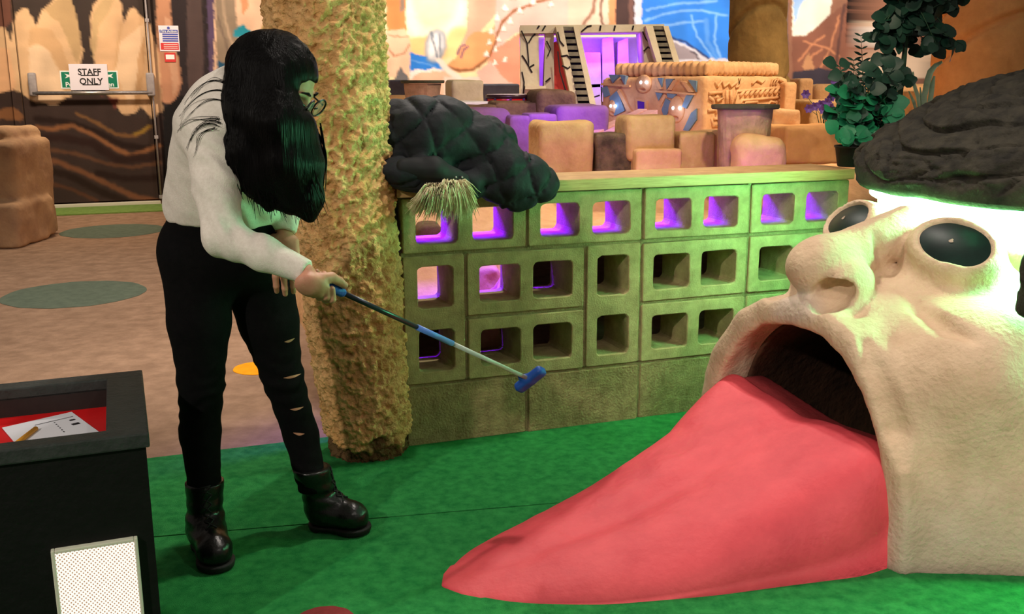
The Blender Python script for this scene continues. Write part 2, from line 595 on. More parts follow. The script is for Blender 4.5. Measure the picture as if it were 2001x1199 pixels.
# --- right: glow, tail, body
P((250, 226, 176), 752, -900, 1260, -900, 1260, 430, 752, 430)
E_((255, 252, 222), 850, 20, 66, 80)
E_((252, 246, 196), 850, 0, 46, 60)
E_((250, 205, 140), 830, 96, 60, 26)
E_((250, 216, 150), 900, 86, 30, 36)
P((226, 146, 88), 752, -200, 800, -200, 792, 30, 796, 60, 756, 66)
P((150, 128, 112), 772, -200, 792, -200, 790, 20, 782, 26)
P((240, 200, 168), 752, 60, 790, 56, 800, 70, 803, 90, 800, 150, 752, 150)
S((200, 150, 118), 3, 758, 68, 780, 72, 800, 70)
S((190, 140, 110), 3, 758, 92, 770, 110, 790, 104, 800, 88)
P((108, 108, 110), 782, 128, 800, 156, 800, 180, 756, 184, 768, 160)
P((46, 128, 222), 801, 102, 830, 110, 862, 124, 872, 150, 801, 152)
S((110, 170, 238), 2, 802, 118, 830, 124, 856, 134)
P((250, 236, 226), 800, 142, 815, 134, 830, 138, 846, 133, 866, 136, 866, 156, 800, 156)
P((246, 190, 160), 800, 156, 820, 142, 870, 138, 900, 150, 1010, 160, 1010, 260, 800, 260)
P((246, 216, 200), 868, 150, 960, 150, 1000, 170, 1000, 200, 868, 200)
P((226, 176, 150), 915, -60, 978, -60, 968, 30, 930, 70, 904, 112, 892, 108, 912, 60)
P((236, 166, 112), 872, 128, 892, 112, 910, 80, 925, 62, 936, 62, 962, 60, 968, 40, 974, 66, 962, 98, 942, 126, 914, 138, 890, 138)
P((228, 190, 178), 975, -60, 1125, -60, 1120, 60, 1016, 60, 990, 78, 968, 100, 966, 60)
P((236, 152, 124), 962, 100, 990, 80, 1018, 62, 1018, 170, 996, 168, 972, 150, 952, 124)
P((240, 186, 170), 930, 140, 960, 120, 980, 150, 1010, 170, 990, 180, 940, 160)
S((150, 98, 64), 5, 876, 130, 900, 139, 925, 135, 948, 120, 964, 96, 972, 66, 984, 40, 1004, 22, 1040, 8, 1080, -6)
S((120, 88, 110), 4, 894, 106, 900, 92, 908, 88)
S((120, 88, 110), 4, 902, 112, 906, 98, 914, 92)
for (x, y, r) in [(988, 14, 6), (1016, 20, 6), (972, 34, 6), (997, 40, 6), (984, 55, 5), (960, 60, 5), (975, 76, 5), (955, 82, 5), (968, 95, 5), (950, 105, 5), (967, 122, 5), (987, 116, 5), (1042, 2, 6), (1076, 8, 5), (1000, -8, 7)]:
    P((252, 244, 232), x - r, y + r, x, y - r * 1.3, x + r, y + r * 0.9)
    S((190, 150, 136), 1.6, x - r, y + r + 1, x + r, y + r + 0.5)
E_((150, 158, 168), 851, 90, 22, 36, 0.18)
E_((206, 210, 214), 851, 90, 18, 32, 0.18)
E_((240, 242, 242), 848, 88, 9, 24, 0.18)
S((120, 130, 144), 3.5, 843, 62, 848, 90, 858, 118)
S((126, 136, 150), 3.5, 858, 66, 860, 90, 862, 116)
S((244, 228, 214), 11, 858, 118, 872, 134, 896, 152)
P((224, 200, 178), 1110, -60, 1196, -60, 1196, 60, 1110, 60)
S((150, 112, 92), 6, 1140, 48, 1158, 24, 1166, -20)
S((120, 88, 74), 5, 1180, 60, 1174, 30, 1176, -20)
P((216, 150, 104), 1186, -60, 1206, -60, 1204, 60, 1190, 60)
P((72, 54, 52), 1203, -60, 1248, -60, 1252, 60, 1203, 60)
P((112, 82, 74), 1228, -60, 1236, -60, 1238, 60, 1230, 60)
P((206, 206, 216), 1240, -300, 1460, -300, 1460, 300, 1240, 300)
P((52, 128, 226), 1254, -60, 1444, -60, 1443, 30, 1436, 70, 1436, 116, 1386, 113, 1350, 92, 1306, 72, 1254, 60)
for pts in ([1260, 40, 1310, 24, 1370, 20, 1420, 30], [1262, 20, 1320, 8, 1400, 2], [1350, 30, 1362, 70, 1390, 110], [1400, 30, 1396, 80, 1408, 112], [1290, 50, 1340, 44, 1380, 40]):
    S((124, 178, 242), 4, *pts)
S((84, 150, 234), 8, 1380, 40, 1382, 80, 1400, 112)
S((46, 60, 110), 4, 1300, 70, 1340, 82, 1368, 102, 1384, 114)
P((150, 140, 146), 1300, 78, 1340, 92, 1372, 116, 1300, 116)
S((70, 60, 70), 3, 1350, 100, 1362, 108, 1366, 116)
# --- far right scenery
P((150, 106, 84), 1540, -300, 1900, -300, 1900, 300, 1540, 300)
P((232, 232, 214), 1548, -60, 1634, -60, 1622, 28, 1600, 50, 1574, 68, 1548, 70)
P((160, 196, 246), 1548, -60, 1620, -60, 1566, 8, 1552, 50)
P((136, 90, 72), 1548, 72, 1574, 70, 1600, 52, 1622, 30, 1660, 0, 1660, 170, 1548, 170)
for pts in ([1560, 120, 1590, 84, 1612, 70], [1600, 140, 1624, 90, 1640, 30], [1570, 80, 1620, 96, 1640, 110], [1580, 150, 1586, 110, 1606, 96]):
    S((206, 140, 100), 3, *pts)
S((96, 66, 60), 5, 1650, 10, 1640, 80, 1630, 150)
P((190, 140, 100), 1566, 130, 1580, 102, 1592, 130, 1580, 148)
P((64, 58, 68), 1548, 142, 1600, 132, 1660, 146, 1660, 170, 1548, 170)
P((24, 17, 17), 1657, -60, 1684, -60, 1680, 170, 1652, 170)
P((134, 106, 92), 1682, -60, 1712, -60, 1708, 60, 1706, 170, 1680, 170)
P((242, 214, 184), 1706, 46, 1730, 40, 1736, 90, 1770, 70, 1790, 96, 1820, 100, 1810, 140, 1780, 158, 1706, 160)
P((248, 240, 226), 1716, 60, 1734, 50, 1730, 100, 1712, 100)
S((170, 120, 92), 4, 1722, 20, 1720, 80, 1728, 124)
P((86, 66, 54), 1800, 60, 1870, -60, 1880, 160, 1796, 158, 1812, 120)
P((222, 178, 142), 1858, 90, 1880, 110, 1880, 150, 1862, 150)
P((60, 50, 46), 1800, 142, 1880, 146, 1880, 164, 1790, 162)


def paint(px, py):
    return sum(paint1(px + a, py + b) for a, b in ((-1.3, -0.5), (0.5, -1.3), (1.3, 0.5), (-0.5, 1.3))) / 4


def paint1(px, py):
    shp = px.shape
    x = px.ravel() + 1.6 * vn(px.ravel() / 7, py.ravel() / 7, 0, 3) ; y = py.ravel() + 1.6 * vn(px.ravel() / 7, py.ravel() / 7, 9, 5)
    c = np.tile(np.array([110., 90, 80]), (x.size, 1))
    for kd, col, d, e, sf in POLY:
        if kd == 'p':
            lo = d.min(0); hi = d.max(0)
            sel = np.nonzero((x >= lo[0]) & (x <= hi[0]) & (y >= lo[1]) & (y <= hi[1]))[0]
            if not len(sel): continue
            X = x[sel]; Y = y[sel]; ins = np.zeros(len(sel), bool)
            n = len(d)
            for i in range(n):
                x0, y0 = d[i]; x1, y1 = d[(i + 1) % n]
                if y0 == y1: continue
                ins ^= ((y0 > Y) != (y1 > Y)) & (X < (x1 - x0) * (Y - y0) / (y1 - y0) + x0)
            c[sel[ins]] = col
        elif kd == 'e':
            cx, cy, rx, ry, an = d
            dx = x - cx; dy = y - cy
            a = dx * cos(an) + dy * sin(an); b = -dx * sin(an) + dy * cos(an)
            q = (a / rx) ** 2 + (b / ry) ** 2
            k = np.clip((1.15 - q) / 0.5, 0, 1)[:, None]
            c = c * (1 - k) + np.array(col) * k
        else:
            best = np.full(x.size, 1e9)
            lo = d.min(0) - e; hi = d.max(0) + e
            sel = np.nonzero((x >= lo[0]) & (x <= hi[0]) & (y >= lo[1]) & (y <= hi[1]))[0]
            if not len(sel): continue
            X = x[sel]; Y = y[sel]; best = np.full(len(sel), 1e9)
            for i in range(len(d) - 1):
                a = d[i]; ab = d[i + 1] - a
                t = np.clip(((X - a[0]) * ab[0] + (Y - a[1]) * ab[1]) / (ab @ ab + 1e-9), 0, 1)
                best = np.minimum(best, np.hypot(X - a[0] - t * ab[0], Y - a[1] - t * ab[1]))
            k = np.clip((e * 0.75 - best) / (e * 0.45), 0, 1)[:, None]
            c[sel] = c[sel] * (1 - k) + np.array(col) * k
    br = 1 + 0.07 * fbm(x / 60, y / 22, 0, 3, 11) + 0.05 * vn(x / 18, y / 60, 4, 2)
    return linv(np.clip(c * br[:, None], 0, 255))


m_mural = mat('mural_paint', (255, 255, 255), rough=0.75, attr='Col', spec=0.2, bump=0.15, bs=40)
ss = np.concatenate([np.arange(-9.0, -1.4, 0.4), np.arange(-1.4, 9.4, 0.019), np.arange(9.4, 22.1, 0.6)])
zz = np.concatenate([np.arange(0, 1.02, 0.02), np.arange(1.02, 2.5, 0.0155), np.arange(2.5, 5.2, 0.2)])
SS, ZZ = np.meshgrid(ss, zz, indexing='ij')
PW = BO[None, None] + DW * SS[..., None] + ZU * ZZ[..., None]
vv = PW - CPOS
dz_ = vv @ _F
PX = 1000.5 + FPX * (vv @ _R) / dz_; PY = 599.5 - FPX * (vv @ _U) / dz_
wall = obj('wall_back', PW.reshape(-1, 3), grid_faces(len(ss), len(zz))[:, ::-1], m_mural, base=BO + DW * 3, smooth=False)
tag(wall, 'tall back wall covered in a painted prehistoric mural', kind='structure')
setcol(wall, paint(PX, PY))
# left side wall (outside the frame, closes the corridor) and dim backing under the mural
m_dark = mat('dark_plaster', (70, 60, 54), (60, 52, 46), ns=3, rough=0.9, bump=0.3, bs=30)

# ------------------------------------------------------------------ painted door in the back wall
dl, _ = bpx(48, 400); dr, _ = bpx(318, 392)
def door_grid(s0, s1, z0, z1, off):
    a = np.arange(s0, s1 + 1e-6, (s1 - s0) / 66); b = np.arange(z0, z1 + 1e-6, (z1 - z0) / 120)
    a2, b2 = np.meshgrid(a, b, indexing='ij')
    pw = BO + DW * a2[..., None] + ZU * b2[..., None] + NW * off
    v_ = pw - CPOS; d_ = v_ @ _F
    return pw.reshape(-1, 3), grid_faces(len(a), len(b))[:, ::-1], 1000.5 + FPX * (v_ @ _R) / d_, 599.5 - FPX * (v_ @ _U) / d_


door = thing('door_1', 'double fire door painted over with pale petals and brown hills', None, B((dl + dr) / 2, 0.0), kind='structure')
s_l, _ = bpx(58, 300); s_r, _ = bpx(303, 300)
v_, f_, px_, py_ = door_grid(s_l, s_r, 0.055, 2.35, 0.045)
o = obj('door_leaf', v_, f_, m_mural, door, smooth=False); setcol(o, paint(px_, py_))
m_steel = mat('brushed_steel', (176, 170, 168), (150, 146, 146), ns=40, rough=0.35, metal=0.8, bump=0.05)
m_steeld = mat('grey_paint_metal', (168, 160, 160), (150, 142, 144), ns=20, rough=0.5)
m_gpaint = mat('painted_timber_trim', (140, 110, 84), (98, 72, 54), ns=5, rough=0.7)
AXB = np.array([DW, NW, ZU])


def bbox_px(mb, x0, y0, x1, y1, off, th, bev=0.004):
    s0, z0 = bpx(x0, (y0 + y1) / 2, off); s1, _ = bpx(x1, (y0 + y1) / 2, off)
    _, zt = bpx((x0 + x1) / 2, y0, off); _, zb = bpx((x0 + x1) / 2, y1, off)
    return mb.box(B((s0 + s1) / 2, (zt + zb) / 2, off), (abs(s1 - s0) / 2, th / 2, abs(zt - zb) / 2), AXB, bev)


MB().box(B((s_l + s_r) / 2, 1.2, 0.022), ((s_r - s_l) / 2 - 0.002, 0.0215, 1.14), AXB).obj('door_core', m_gpaint, door)


def jamb(s, wd, z1=2.42, off=0.05, th=0.1):
    a = np.linspace(s - wd / 2, s + wd / 2, 5); b = np.arange(0, z1, 0.02)
    a2, b2 = np.meshgrid(a, b, indexing='ij')
    pw = BO + DW * a2[..., None] + ZU * b2[..., None] + NW * (off + th / 2 + 0.0005)
    v_ = pw - CPOS; d_ = v_ @ _F
    o = obj('door_jamb', pw.reshape(-1, 3), grid_faces(len(a), len(b))[:, ::-1], m_mural, door, smooth=False)
    cc = paint(1000.5 + FPX * (v_ @ _R) / d_, 599.5 - FPX * (v_ @ _U) / d_)
    setcol(o, cc)
    MB().box(B(s, z1 / 2, off), (wd / 2, th / 2, z1 / 2), AXB, 0.004).obj('jamb_core', m_gpaint, door)


jamb(s_l - 0.055, 0.085, off=0.035, th=0.068)
jamb(s_r + 0.04, 0.06, off=0.035, th=0.068)
# vertical bolt rod, push bar and its end housings
rs_, _ = bpx(300, 200, 0.09)
MB().tube([B(rs_, 0.06, 0.095), B(rs_, 2.4, 0.095)], 0.009, 8).obj('bolt_rod', m_steeld, door, smooth=True)
rb = MB()
for y in (40, 268, 385):
    _, z = bpx(300, y, 0.09); rb.box(B(rs_, z, 0.075), (0.02, 0.03, 0.018), AXB, 0.004)
rb.obj('rod_guide', m_steeld, door)
sa, za = bpx(64, 182, 0.12); sb, zb = bpx(298, 182, 0.12)
MB().tube([B(sa, za, 0.14), B(sb, za, 0.14)], 0.02, 12).obj('push_bar', m_steel, door, smooth=True)
for x in (64, 294):
    b = MB(); bbox_px(b, x - 8, 142, x + 8, 188, 0.1, 0.11, 0.02); b.obj('bar_housing', m_steeld, door, smooth=True)
m_thresh = mat('threshold_strip', (222, 216, 196), rough=0.5)
MB().box(B((s_l + s_r) / 2, 0.02, 0.06), ((s_r - s_l) / 2 + 0.02, 0.05, 0.02), AXB, 0.004).obj('threshold', m_thresh, door)
# green border strip on the floor in front of the door
m_lime = mat('lime_turf', (128, 158, 78), (108, 140, 62), ns=20, rough=0.95, bump=0.5, bs=300)
bq = [B(s_l - 0.05, 0.0, 0.12), B(s_r + 0.1, 0.0, 0.12), B(s_r + 0.1, 0, 0.75), B(s_l - 0.05, 0, 0.75)]
o = strip([(p[0], p[1]) for p in bq], 0.012).obj('trim_1', m_lime); tag(o, 'pale green turf border strip on the floor at the foot of the painted door', kind='structure')

# signs
m_paper = mat('white_paper', (236, 228, 238), rough=0.8)
m_black = mat('black_print', (30, 28, 30), rough=0.7)
m_green = mat('exit_green', (8, 122, 92), rough=0.5)
m_white = mat('white_print', (240, 244, 242), rough=0.6)


def text(name, body, centre, ax, size, material, parent, align='CENTER', off=0.0015, sx=1.0):
    cu = bpy.data.curves.new(name, 'FONT'); cu.body = body; cu.size = size; cu.align_x = align; cu.align_y = 'CENTER'
    cu.extrude = 0.0006; cu.resolution_u = 3
    cu.materials.append(material)
    cu.offset = size * 0.018
    tmp = bpy.data.objects.new(name, cu); COL.objects.link(tmp)
    bpy.context.view_layer.update()
    me = bpy.data.meshes.new_from_object(tmp.evaluated_get(bpy.context.evaluated_depsgraph_get()))
    bpy.data.objects.remove(tmp); me.name = name
    if not me.materials: me.materials.append(material)
    o = bpy.data.objects.new(name, me); COL.objects.link(o); o.parent = parent
    x, y, z = [Vector(a) for a in ax]
    M = Matrix(((x[0] * sx, y[0], z[0], 0), (x[1] * sx, y[1], z[1], 0), (x[2] * sx, y[2], z[2], 0), (0, 0, 0, 1)))
    M.translation = Vector(np.asarray(centre) + np.asarray(ax[2]) * off - ROOTLOC[parent])
    o.matrix_local = M
    ROOTLOC[o] = ROOTLOC[parent]
    return o


TX = (DW, ZU, NW)
OFFD = 0.047
def sign_board(name, label, cat, x0, y0, x1, y1, material, off, th=0.004):
    s0, z0 = bpx((x0), (y0 + y1) / 2, off); s1, _ = bpx(x1, (y0 + y1) / 2, off)
    _, zt = bpx((x0 + x1) / 2, y0, off); _, zb = bpx((x0 + x1) / 2, y1, off)
    t = thing(name, label, cat, B((s0 + s1) / 2, zb, off))
    MB().box(B((s0 + s1) / 2, (zt + zb) / 2, off), (abs(s1 - s0) / 2, th / 2, abs(zt - zb) / 2), AXB).obj('board', material, t)
    return t, (s0, s1, zb, zt)


t, (s0, s1, z0, z1) = sign_board('exit_sign', 'green push bar sign half hidden behind a white paper notice', 'sign', 118, 138, 231, 173, m_white, OFFD)
MB().box(B((s0 + s1) / 2, (z0 + z1) / 2, OFFD + 0.0025), ((s1 - s0) / 2 - 0.012, 0.001, (z1 - z0) / 2 - 0.012), AXB).obj('green_field', m_green, t)
text('lettering', 'Push bar to open', B((s0 + s1) / 2 + 0.0, z0 + (z1 - z0) * 0.22, OFFD + 0.0035), TX, 0.066, m_white, t, sx=1.02)
for s_, dr_ in ((s0 + 0.085, 1), (s1 - 0.085, -1)):
    v, f = ngon_prism([(-0.04 * dr_, 0.025), (0.0, 0.012), (0.03 * dr_, 0.025), (0.03 * dr_, -0.025), (0.0, -0.008), (-0.04 * dr_, -0.022), (-0.02 * dr_, 0)], 0.0012, (DW, ZU, NW), B(s_, z0 + (z1 - z0) * 0.7, OFFD + 0.0035))
    obj('arrow', v, f, m_white, t, smooth=False)
t, (s0, s1, z0, z1) = sign_board('paper_notice', 'white paper notice reading STAFF ONLY above the push bar', 'notice', 136, 125, 211, 176, m_paper, OFFD + 0.012)
xs = (s1 - s0)
text('lettering', 'STAFF', B(s0 + xs * 0.525, z0 + (z1 - z0) * 0.69, OFFD + 0.0145), TX, 0.088, m_black, t, sx=0.95)
text('lettering', 'ONLY', B(s0 + xs * 0.55, z0 + (z1 - z0) * 0.33, OFFD + 0.0145), TX, 0.088, m_black, t, sx=0.95)
for c, zc in ((0.525, 0.565), (0.55, 0.205)):
    MB().box(B(s0 + xs * c, z0 + (z1 - z0) * zc, OFFD + 0.015), (xs * 0.235, 0.0008, 0.004), AXB).obj('underline', m_black, t)
m_fireblue = mat('notice_blue', (70, 84, 176), rough=0.5)
m_firered = mat('notice_red', (214, 58, 58), rough=0.5)
t, (s0, s1, z0, z1) = sign_board('fire_notice', 'white fire action notice with blue and red panels right of the door', 'notice', 311, 50, 350, 100, m_paper, 0.006)
H = z1 - z0; cx = (s0 + s1) / 2; hw = (s1 - s0) / 2
MB().box(B(cx, z0 + H * 0.78, 0.0095), (hw * 0.9, 0.001, H * 0.055), AXB).obj('blue_heading', m_fireblue, t)
text('lettering', 'Fire Action', B(cx, z0 + H * 0.78, 0.011), TX, 0.036, m_white, t)
for k in range(4):
    MB().box(B(cx + 0.012, z0 + H * (0.66 - k * 0.085), 0.0095), (hw * 0.78, 0.001, H * 0.028), AXB).obj('blue_line', m_fireblue, t)
MB().box(B(cx, z0 + H * 0.19, 0.0095), (hw * 0.9, 0.001, H * 0.13), AXB).obj('red_panel', m_firered, t)
for k in range(3):
    MB().box(B(cx + 0.01, z0 + H * (0.26 - k * 0.07), 0.0108), (hw * 0.7, 0.0006, H * 0.012), AXB).obj('white_line', m_white, t)
MB().lathe(B(cx, z0 + H * 0.91, 0.0095), [(0.0, 0.0), (0.014, 0.0), (0.014, 0.002), (0, 0.002)], 14, np.array([DW, ZU, NW])).obj('round_emblem', m_fireblue, t)
t, (s0, s1, z0, z1) = sign_board('call_point_sign', 'small red sign with white panel below the fire notice', 'sign', 322, 103, 343, 121, m_firered, 0.006)
MB().box(B((s0 + s1) / 2, (z0 + z1) / 2 + 0.004, 0.0095), ((s1 - s0) * 0.4, 0.001, (z1 - z0) * 0.25), AXB).obj('white_panel', m_white, t)

# ------------------------------------------------------------------ hollow block wall
m_block = mat('dense_concrete', (184, 168, 120), (152, 138, 96), ns=16, rough=0.92, bump=0.55, bs=170, spec=0.15, bd=0.006)
m_block2 = mat('dense_concrete_rough', (168, 150, 106), (132, 116, 80), ns=22, rough=0.95, bump=1.0, bs=120, spec=0.12, bd=0.008)
m_mortar = mat('mortar', (150, 138, 96), (126, 116, 78), ns=30, rough=0.95, bump=0.6, bs=200)
bw = thing('block_wall', 'low screen wall of hollow concrete blocks with see-through square holes', 'wall', W(0, 0, -0.1))
TH = 0.215
CO = [0.0, 0.225, 0.452, 0.686, 0.884]


def rrect(w_, h_, r, n=4, cx=0, cz=0, wob=0.0, sd_=0):
    pts = []
    for (sx, sz, a0) in ((1, 1, 0), (-1, 1, 90), (-1, -1, 180), (1, -1, 270)):
        for k in range(n + 1):
            a = radians(a0 + 90 * k / n)
            pts.append([cx + sx * (w_ / 2 - r) + r * cos(a), cz + sz * (h_ / 2 - r) + r * sin(a)])
    return [(p[0] + wob * rng.uniform(-1, 1), p[1] + wob * rng.uniform(-1, 1)) for p in pts]


def block_mesh(name, bw_, bh, holes, material, wob=0.0012):
    bm = bmesh.new()
    loops = [rrect(bw_, bh, 0.006, 2, wob=wob)] + [rrect(hw_, hh, 0.018, 3, cx_, cz_, wob) for cx_, cz_, hw_, hh in holes]
    edges = []
    for lp in loops:
        vs = [bm.verts.new((x, 0, z)) for x, z in lp]
        for i in range(len(vs)): edges.append(bm.edges.new((vs[i], vs[(i + 1) % len(vs)])))
    if holes:
        bmesh.ops.triangle_fill(bm, use_beauty=True, use_dissolve=False, edges=edges)
    else:
        bm.faces.new(list(bm.verts))
    ex = bmesh.ops.extrude_face_region(bm, geom=list(bm.faces))
    vs = [g for g in ex['geom'] if isinstance(g, bmesh.types.BMVert)]
    bmesh.ops.translate(bm, verts=vs, vec=(0, TH, 0))
    bmesh.ops.recalc_face_normals(bm, faces=list(bm.faces))
    # small arris on the front edges
    fe = [e for e in bm.edges if all(abs(q.co.y) < 1e-6 for q in e.verts) and any(abs(fc.normal.y) < 0.5 for fc in e.link_faces)]
    bmesh.ops.bevel(bm, geom=fe, offset=0.003, segments=1, affect='EDGES')
    me = bpy.data.meshes.new(name); bm.to_mesh(me); bm.free()
    me.materials.append(material)
    return me


H2 = [(-0.1, 0.0, 0.150, 0.132), (0.1, 0.0, 0.150, 0.132)]
h_std = CO[2] - CO[1] - 0.012
BLK = {}
for i in range(3):
    BLK['h%d' % i] = block_mesh('hollow_block', 0.438, 0.217, [(a + 0.002 * rng.uniform(-1, 1), b + 0.003 * rng.uniform(-1, 1), c, d) for a, b, c, d in H2], m_block)
    BLK['t%d' % i] = block_mesh('hollow_block', 0.438, 0.186, [(a, -0.006, c - 0.004, 0.118) for a, b, c, d in H2], m_block)
    BLK['s%d' % i] = block_mesh('solid_block', 0.438, 0.213, [], m_block2)
BLK['v'] = block_mesh('hollow_block', 0.213, 0.450, [(0.004, -0.11, 0.128, 0.150), (0.004, 0.115, 0.128, 0.146)], m_block)
BLK['v2'] = block_mesh('hollow_block', 0.213, 0.450, [(0.0, -0.112, 0.128, 0.148), (-0.003, 0.112, 0.126, 0.148)], m_block)


def put(key, u, v, name='hollow_block', dy=0.0):
    M = Matrix(((DW[0], -NW[0], 0, 0), (DW[1], -NW[1], 0, 0), (0, 0, 1, 0), (0, 0, 0, 1)))
    M = M @ Matrix.Rotation(rng.uniform(-0.004, 0.004), 4, 'Y') @ Matrix.Rotation(rng.uniform(-0.004, 0.004), 4, 'Z')
    M.translation = Vector(W(u, v, dy + rng.uniform(0, 0.003)))
    return place(name, BLK[key], M, bw)


for i in range(4):
    put('t%d' % (i % 3), -0.675 + 0.45 * i, (CO[3] + CO[4]) / 2)
for r in (1, 2):
    for i, u in enumerate((-0.45, 0.225, 0.675)):
        put('h%d' % ((i + r) % 3), u, (CO[r] + CO[r + 1]) / 2)
put('v', -0.7875, (CO[1] + CO[3]) / 2); put('v2', -0.1125, (CO[1] + CO[3]) / 2)
for i in range(4):
    put('s%d' % (i % 3), -0.675 + 0.45 * i, (CO[0] + CO[1]) / 2, 'solid_block', dy=-0.004 + 0.004 * (i % 2))
mo = MB(); AXW = np.array([DW, -NW, ZU])
def mj(u0, u1, v0, v1):
    mo.box(W((u0 + u1) / 2, (v0 + v1) / 2, -TH / 2 - 0.005), ((u1 - u0) / 2, TH / 2 - 0.002, (v1 - v0) / 2), AXW)
for v in (CO[1], CO[3]): mj(-0.9, 0.9, v - 0.0075, v + 0.0075)
for u0, u1 in ((-0.675, -0.225), (0.0, 0.9)): mj(u0, u1, CO[2] - 0.0075, CO[2] + 0.0075)
for u in (-0.45, 0, 0.45): mj(u - 0.0075, u + 0.0075, CO[0], CO[1]); mj(u - 0.0075, u + 0.0075, CO[3], CO[4])
for u in (-0.675, -0.225, 0, 0.45): mj(u - 0.0075, u + 0.0075, CO[1], CO[3])
mo.obj('mortar', m_mortar, bw)
m_plank = mat('coping_timber', (196, 160, 106), (168, 130, 82), ns=5, rough=0.55, bump=0.12, bs=14, stretch=(2, 2, 30))
pk = MB(); pk.box(W(-0.012, CO[4] + 0.02, -0.11), (0.905, 0.142, 0.02), AXW, 0.004)
pk_t = pk.obj('coping_plank', m_plank); tag(pk_t, 'pale timber coping board lying along the top of the block wall', 'plank')
ROOTLOC[pk_t] = ROOTLOC[pk_t]

# ------------------------------------------------------------------ rough rendered pillar
m_pillar = mat('rough_render', (238, 190, 132), (214, 162, 102), ns=14, rough=0.9, bump=1.0, bs=110, spec=0.15, attr='Col', bd=0.012)
nt_, nz_ = 300, 560
prof = [(-0.05, 640, 0), (0, 709, 0)]
zs = np.linspace(0, 2.6, nz_); th = np.linspace(0, 2 * pi, nt_, endpoint=False)
# axis and radius from three heights
def pil(z):
    k = np.array([0.0, 0.5, 1.0, 1.55, 2.6])
    cx_ = np.interp(z, k, [-0.498, -0.532, -0.570, -0.596, -0.64]); r_ = np.interp(z, k, [0.140, 0.163, 0.175, 0.192, 0.21])
    return cx_, np.full_like(z, 3.29), r_
cx_, cy_, r_ = pil(zs)
TT, Z2 = np.meshgrid(th, zs, indexing='xy')
ct, st = np.cos(TT), np.sin(TT)
R_ = r_[:, None] * np.ones_like(TT)
sx_, sy_ = ct * 0.18, st * 0.18
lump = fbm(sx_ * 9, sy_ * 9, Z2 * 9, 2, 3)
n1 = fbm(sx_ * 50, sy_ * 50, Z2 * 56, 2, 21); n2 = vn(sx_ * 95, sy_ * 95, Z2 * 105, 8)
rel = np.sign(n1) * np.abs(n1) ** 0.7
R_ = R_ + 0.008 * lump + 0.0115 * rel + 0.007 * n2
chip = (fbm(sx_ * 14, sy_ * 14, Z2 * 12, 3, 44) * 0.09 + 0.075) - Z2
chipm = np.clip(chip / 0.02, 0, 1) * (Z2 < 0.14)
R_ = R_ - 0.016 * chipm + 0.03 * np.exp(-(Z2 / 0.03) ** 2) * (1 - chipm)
PV = np.stack([cx_[:, None] + R_ * ct, cy_[:, None] + R_ * st, Z2], -1).reshape(-1, 3)
ii, jj = np.meshgrid(np.arange(nz_ - 1), np.arange(nt_), indexing='ij')
a_ = (ii * nt_ + jj).ravel(); b_ = (ii * nt_ + (jj + 1) % nt_).ravel()
pf = np.stack([a_, b_, b_ + nt_, a_ + nt_], 1)
pillar = obj('stone_pillar', PV, pf, m_pillar, base=(-0.498, 3.29, 0))
tag(pillar, 'round ochre pillar of rough render with chipped dark foot', 'pillar')
pc = np.ones((len(PV), 3)) * (1 + 0.16 * lump.ravel() + 0.26 * np.clip(rel.ravel(), -1, 0.5))[:, None]  # pits of the relief darkened in the colour to deepen their shade
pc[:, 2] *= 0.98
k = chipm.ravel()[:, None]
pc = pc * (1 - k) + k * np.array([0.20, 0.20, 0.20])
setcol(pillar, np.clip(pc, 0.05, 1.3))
# ragged dark lump put in for the shadowed gap between pillar and blocks
m_gapfill = mat('gap_shade_dark', (110, 92, 62), (44, 36, 26), ns=24, rough=0.95, bump=1.0, bs=80)
st_o = rock('dark_gap_fill', W(-0.945, 0.765, -0.12), (0.042, 0.07, 0.115), m_gapfill, AXW, 0.02, 0.02, 14, 5, 0.012)
tag(st_o, 'ragged dark lump standing in for the shaded gap beside the ochre pillar', 'gap fill')

# =================================================================== GIANT HEAD
HM = np.array([0.80, 2.78, 0.0]); HB = np.array([0.894, 0.447, 0.0]); HB /= np.linalg.norm(HB); HL = np.array([-HB[1], HB[0], 0.0])


def hl(q):
    """head-local (back, left, up) -> world"""
    q = np.asarray(q, float)
    return HM + q[..., 0:1] * HB + q[..., 1:2] * HL + q[..., 2:3] * ZU


def to_hl(P_):
    v = np.asarray(P_, float) - HM
    return np.stack([v @ HB, v @ HL, v[..., 2]], -1)


m_head = mat('cream_plaster', (216, 190, 160), (198, 170, 140), ns=7, rough=0.85, bump=0.6, bs=70, spec=0.2, attr='Col', bd=0.008)
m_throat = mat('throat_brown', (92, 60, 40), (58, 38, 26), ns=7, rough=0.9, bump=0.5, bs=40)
m_tongue = mat('tongue_red', (228, 84, 92), (208, 70, 80), ns=5, rough=0.6, bump=0.35, bs=55, spec=0.35, bd=0.006)
m_hat = mat('dark_carved_cap', (64, 60, 50), (40, 38, 34), ns=16, rough=0.85, bump=0.5, bs=90, spec=0.2)
m_eye = mat('dark_glass', (14, 40, 32), (8, 26, 22), ns=18, rough=0.4, spec=0.2)

EYE_N = (np.array([0.385, -0.215, 0.800]), np.array([0.40, 0.200, 0.818]))
EN = [np.array([-0.62, -0.34, 0.70]), np.array([-0.68, 0.22, 0.66])]
EAX = []
for n_ in EN:
    n_ = n_ / np.linalg.norm(n_)
    a = np.array([0.10, 1.0, -0.10 if n_[1] < 0 else 0.1]); a = a - n_ * (a @ n_); a /= np.linalg.norm(a)
    EAX.append(np.array([a, np.cross(n_, a), n_]))
ESZ = ((0.130, 0.098), (0.118, 0.092))


def arch(p, w0, h0, n=2.3):
    l = np.abs(p[1] + 0.02) / w0; z = np.maximum(p[2], 0) / h0
    q = (l ** n + z ** n) ** (1 / n)
    return (q - 1) * np.minimum(w0, h0)


CREASE = []


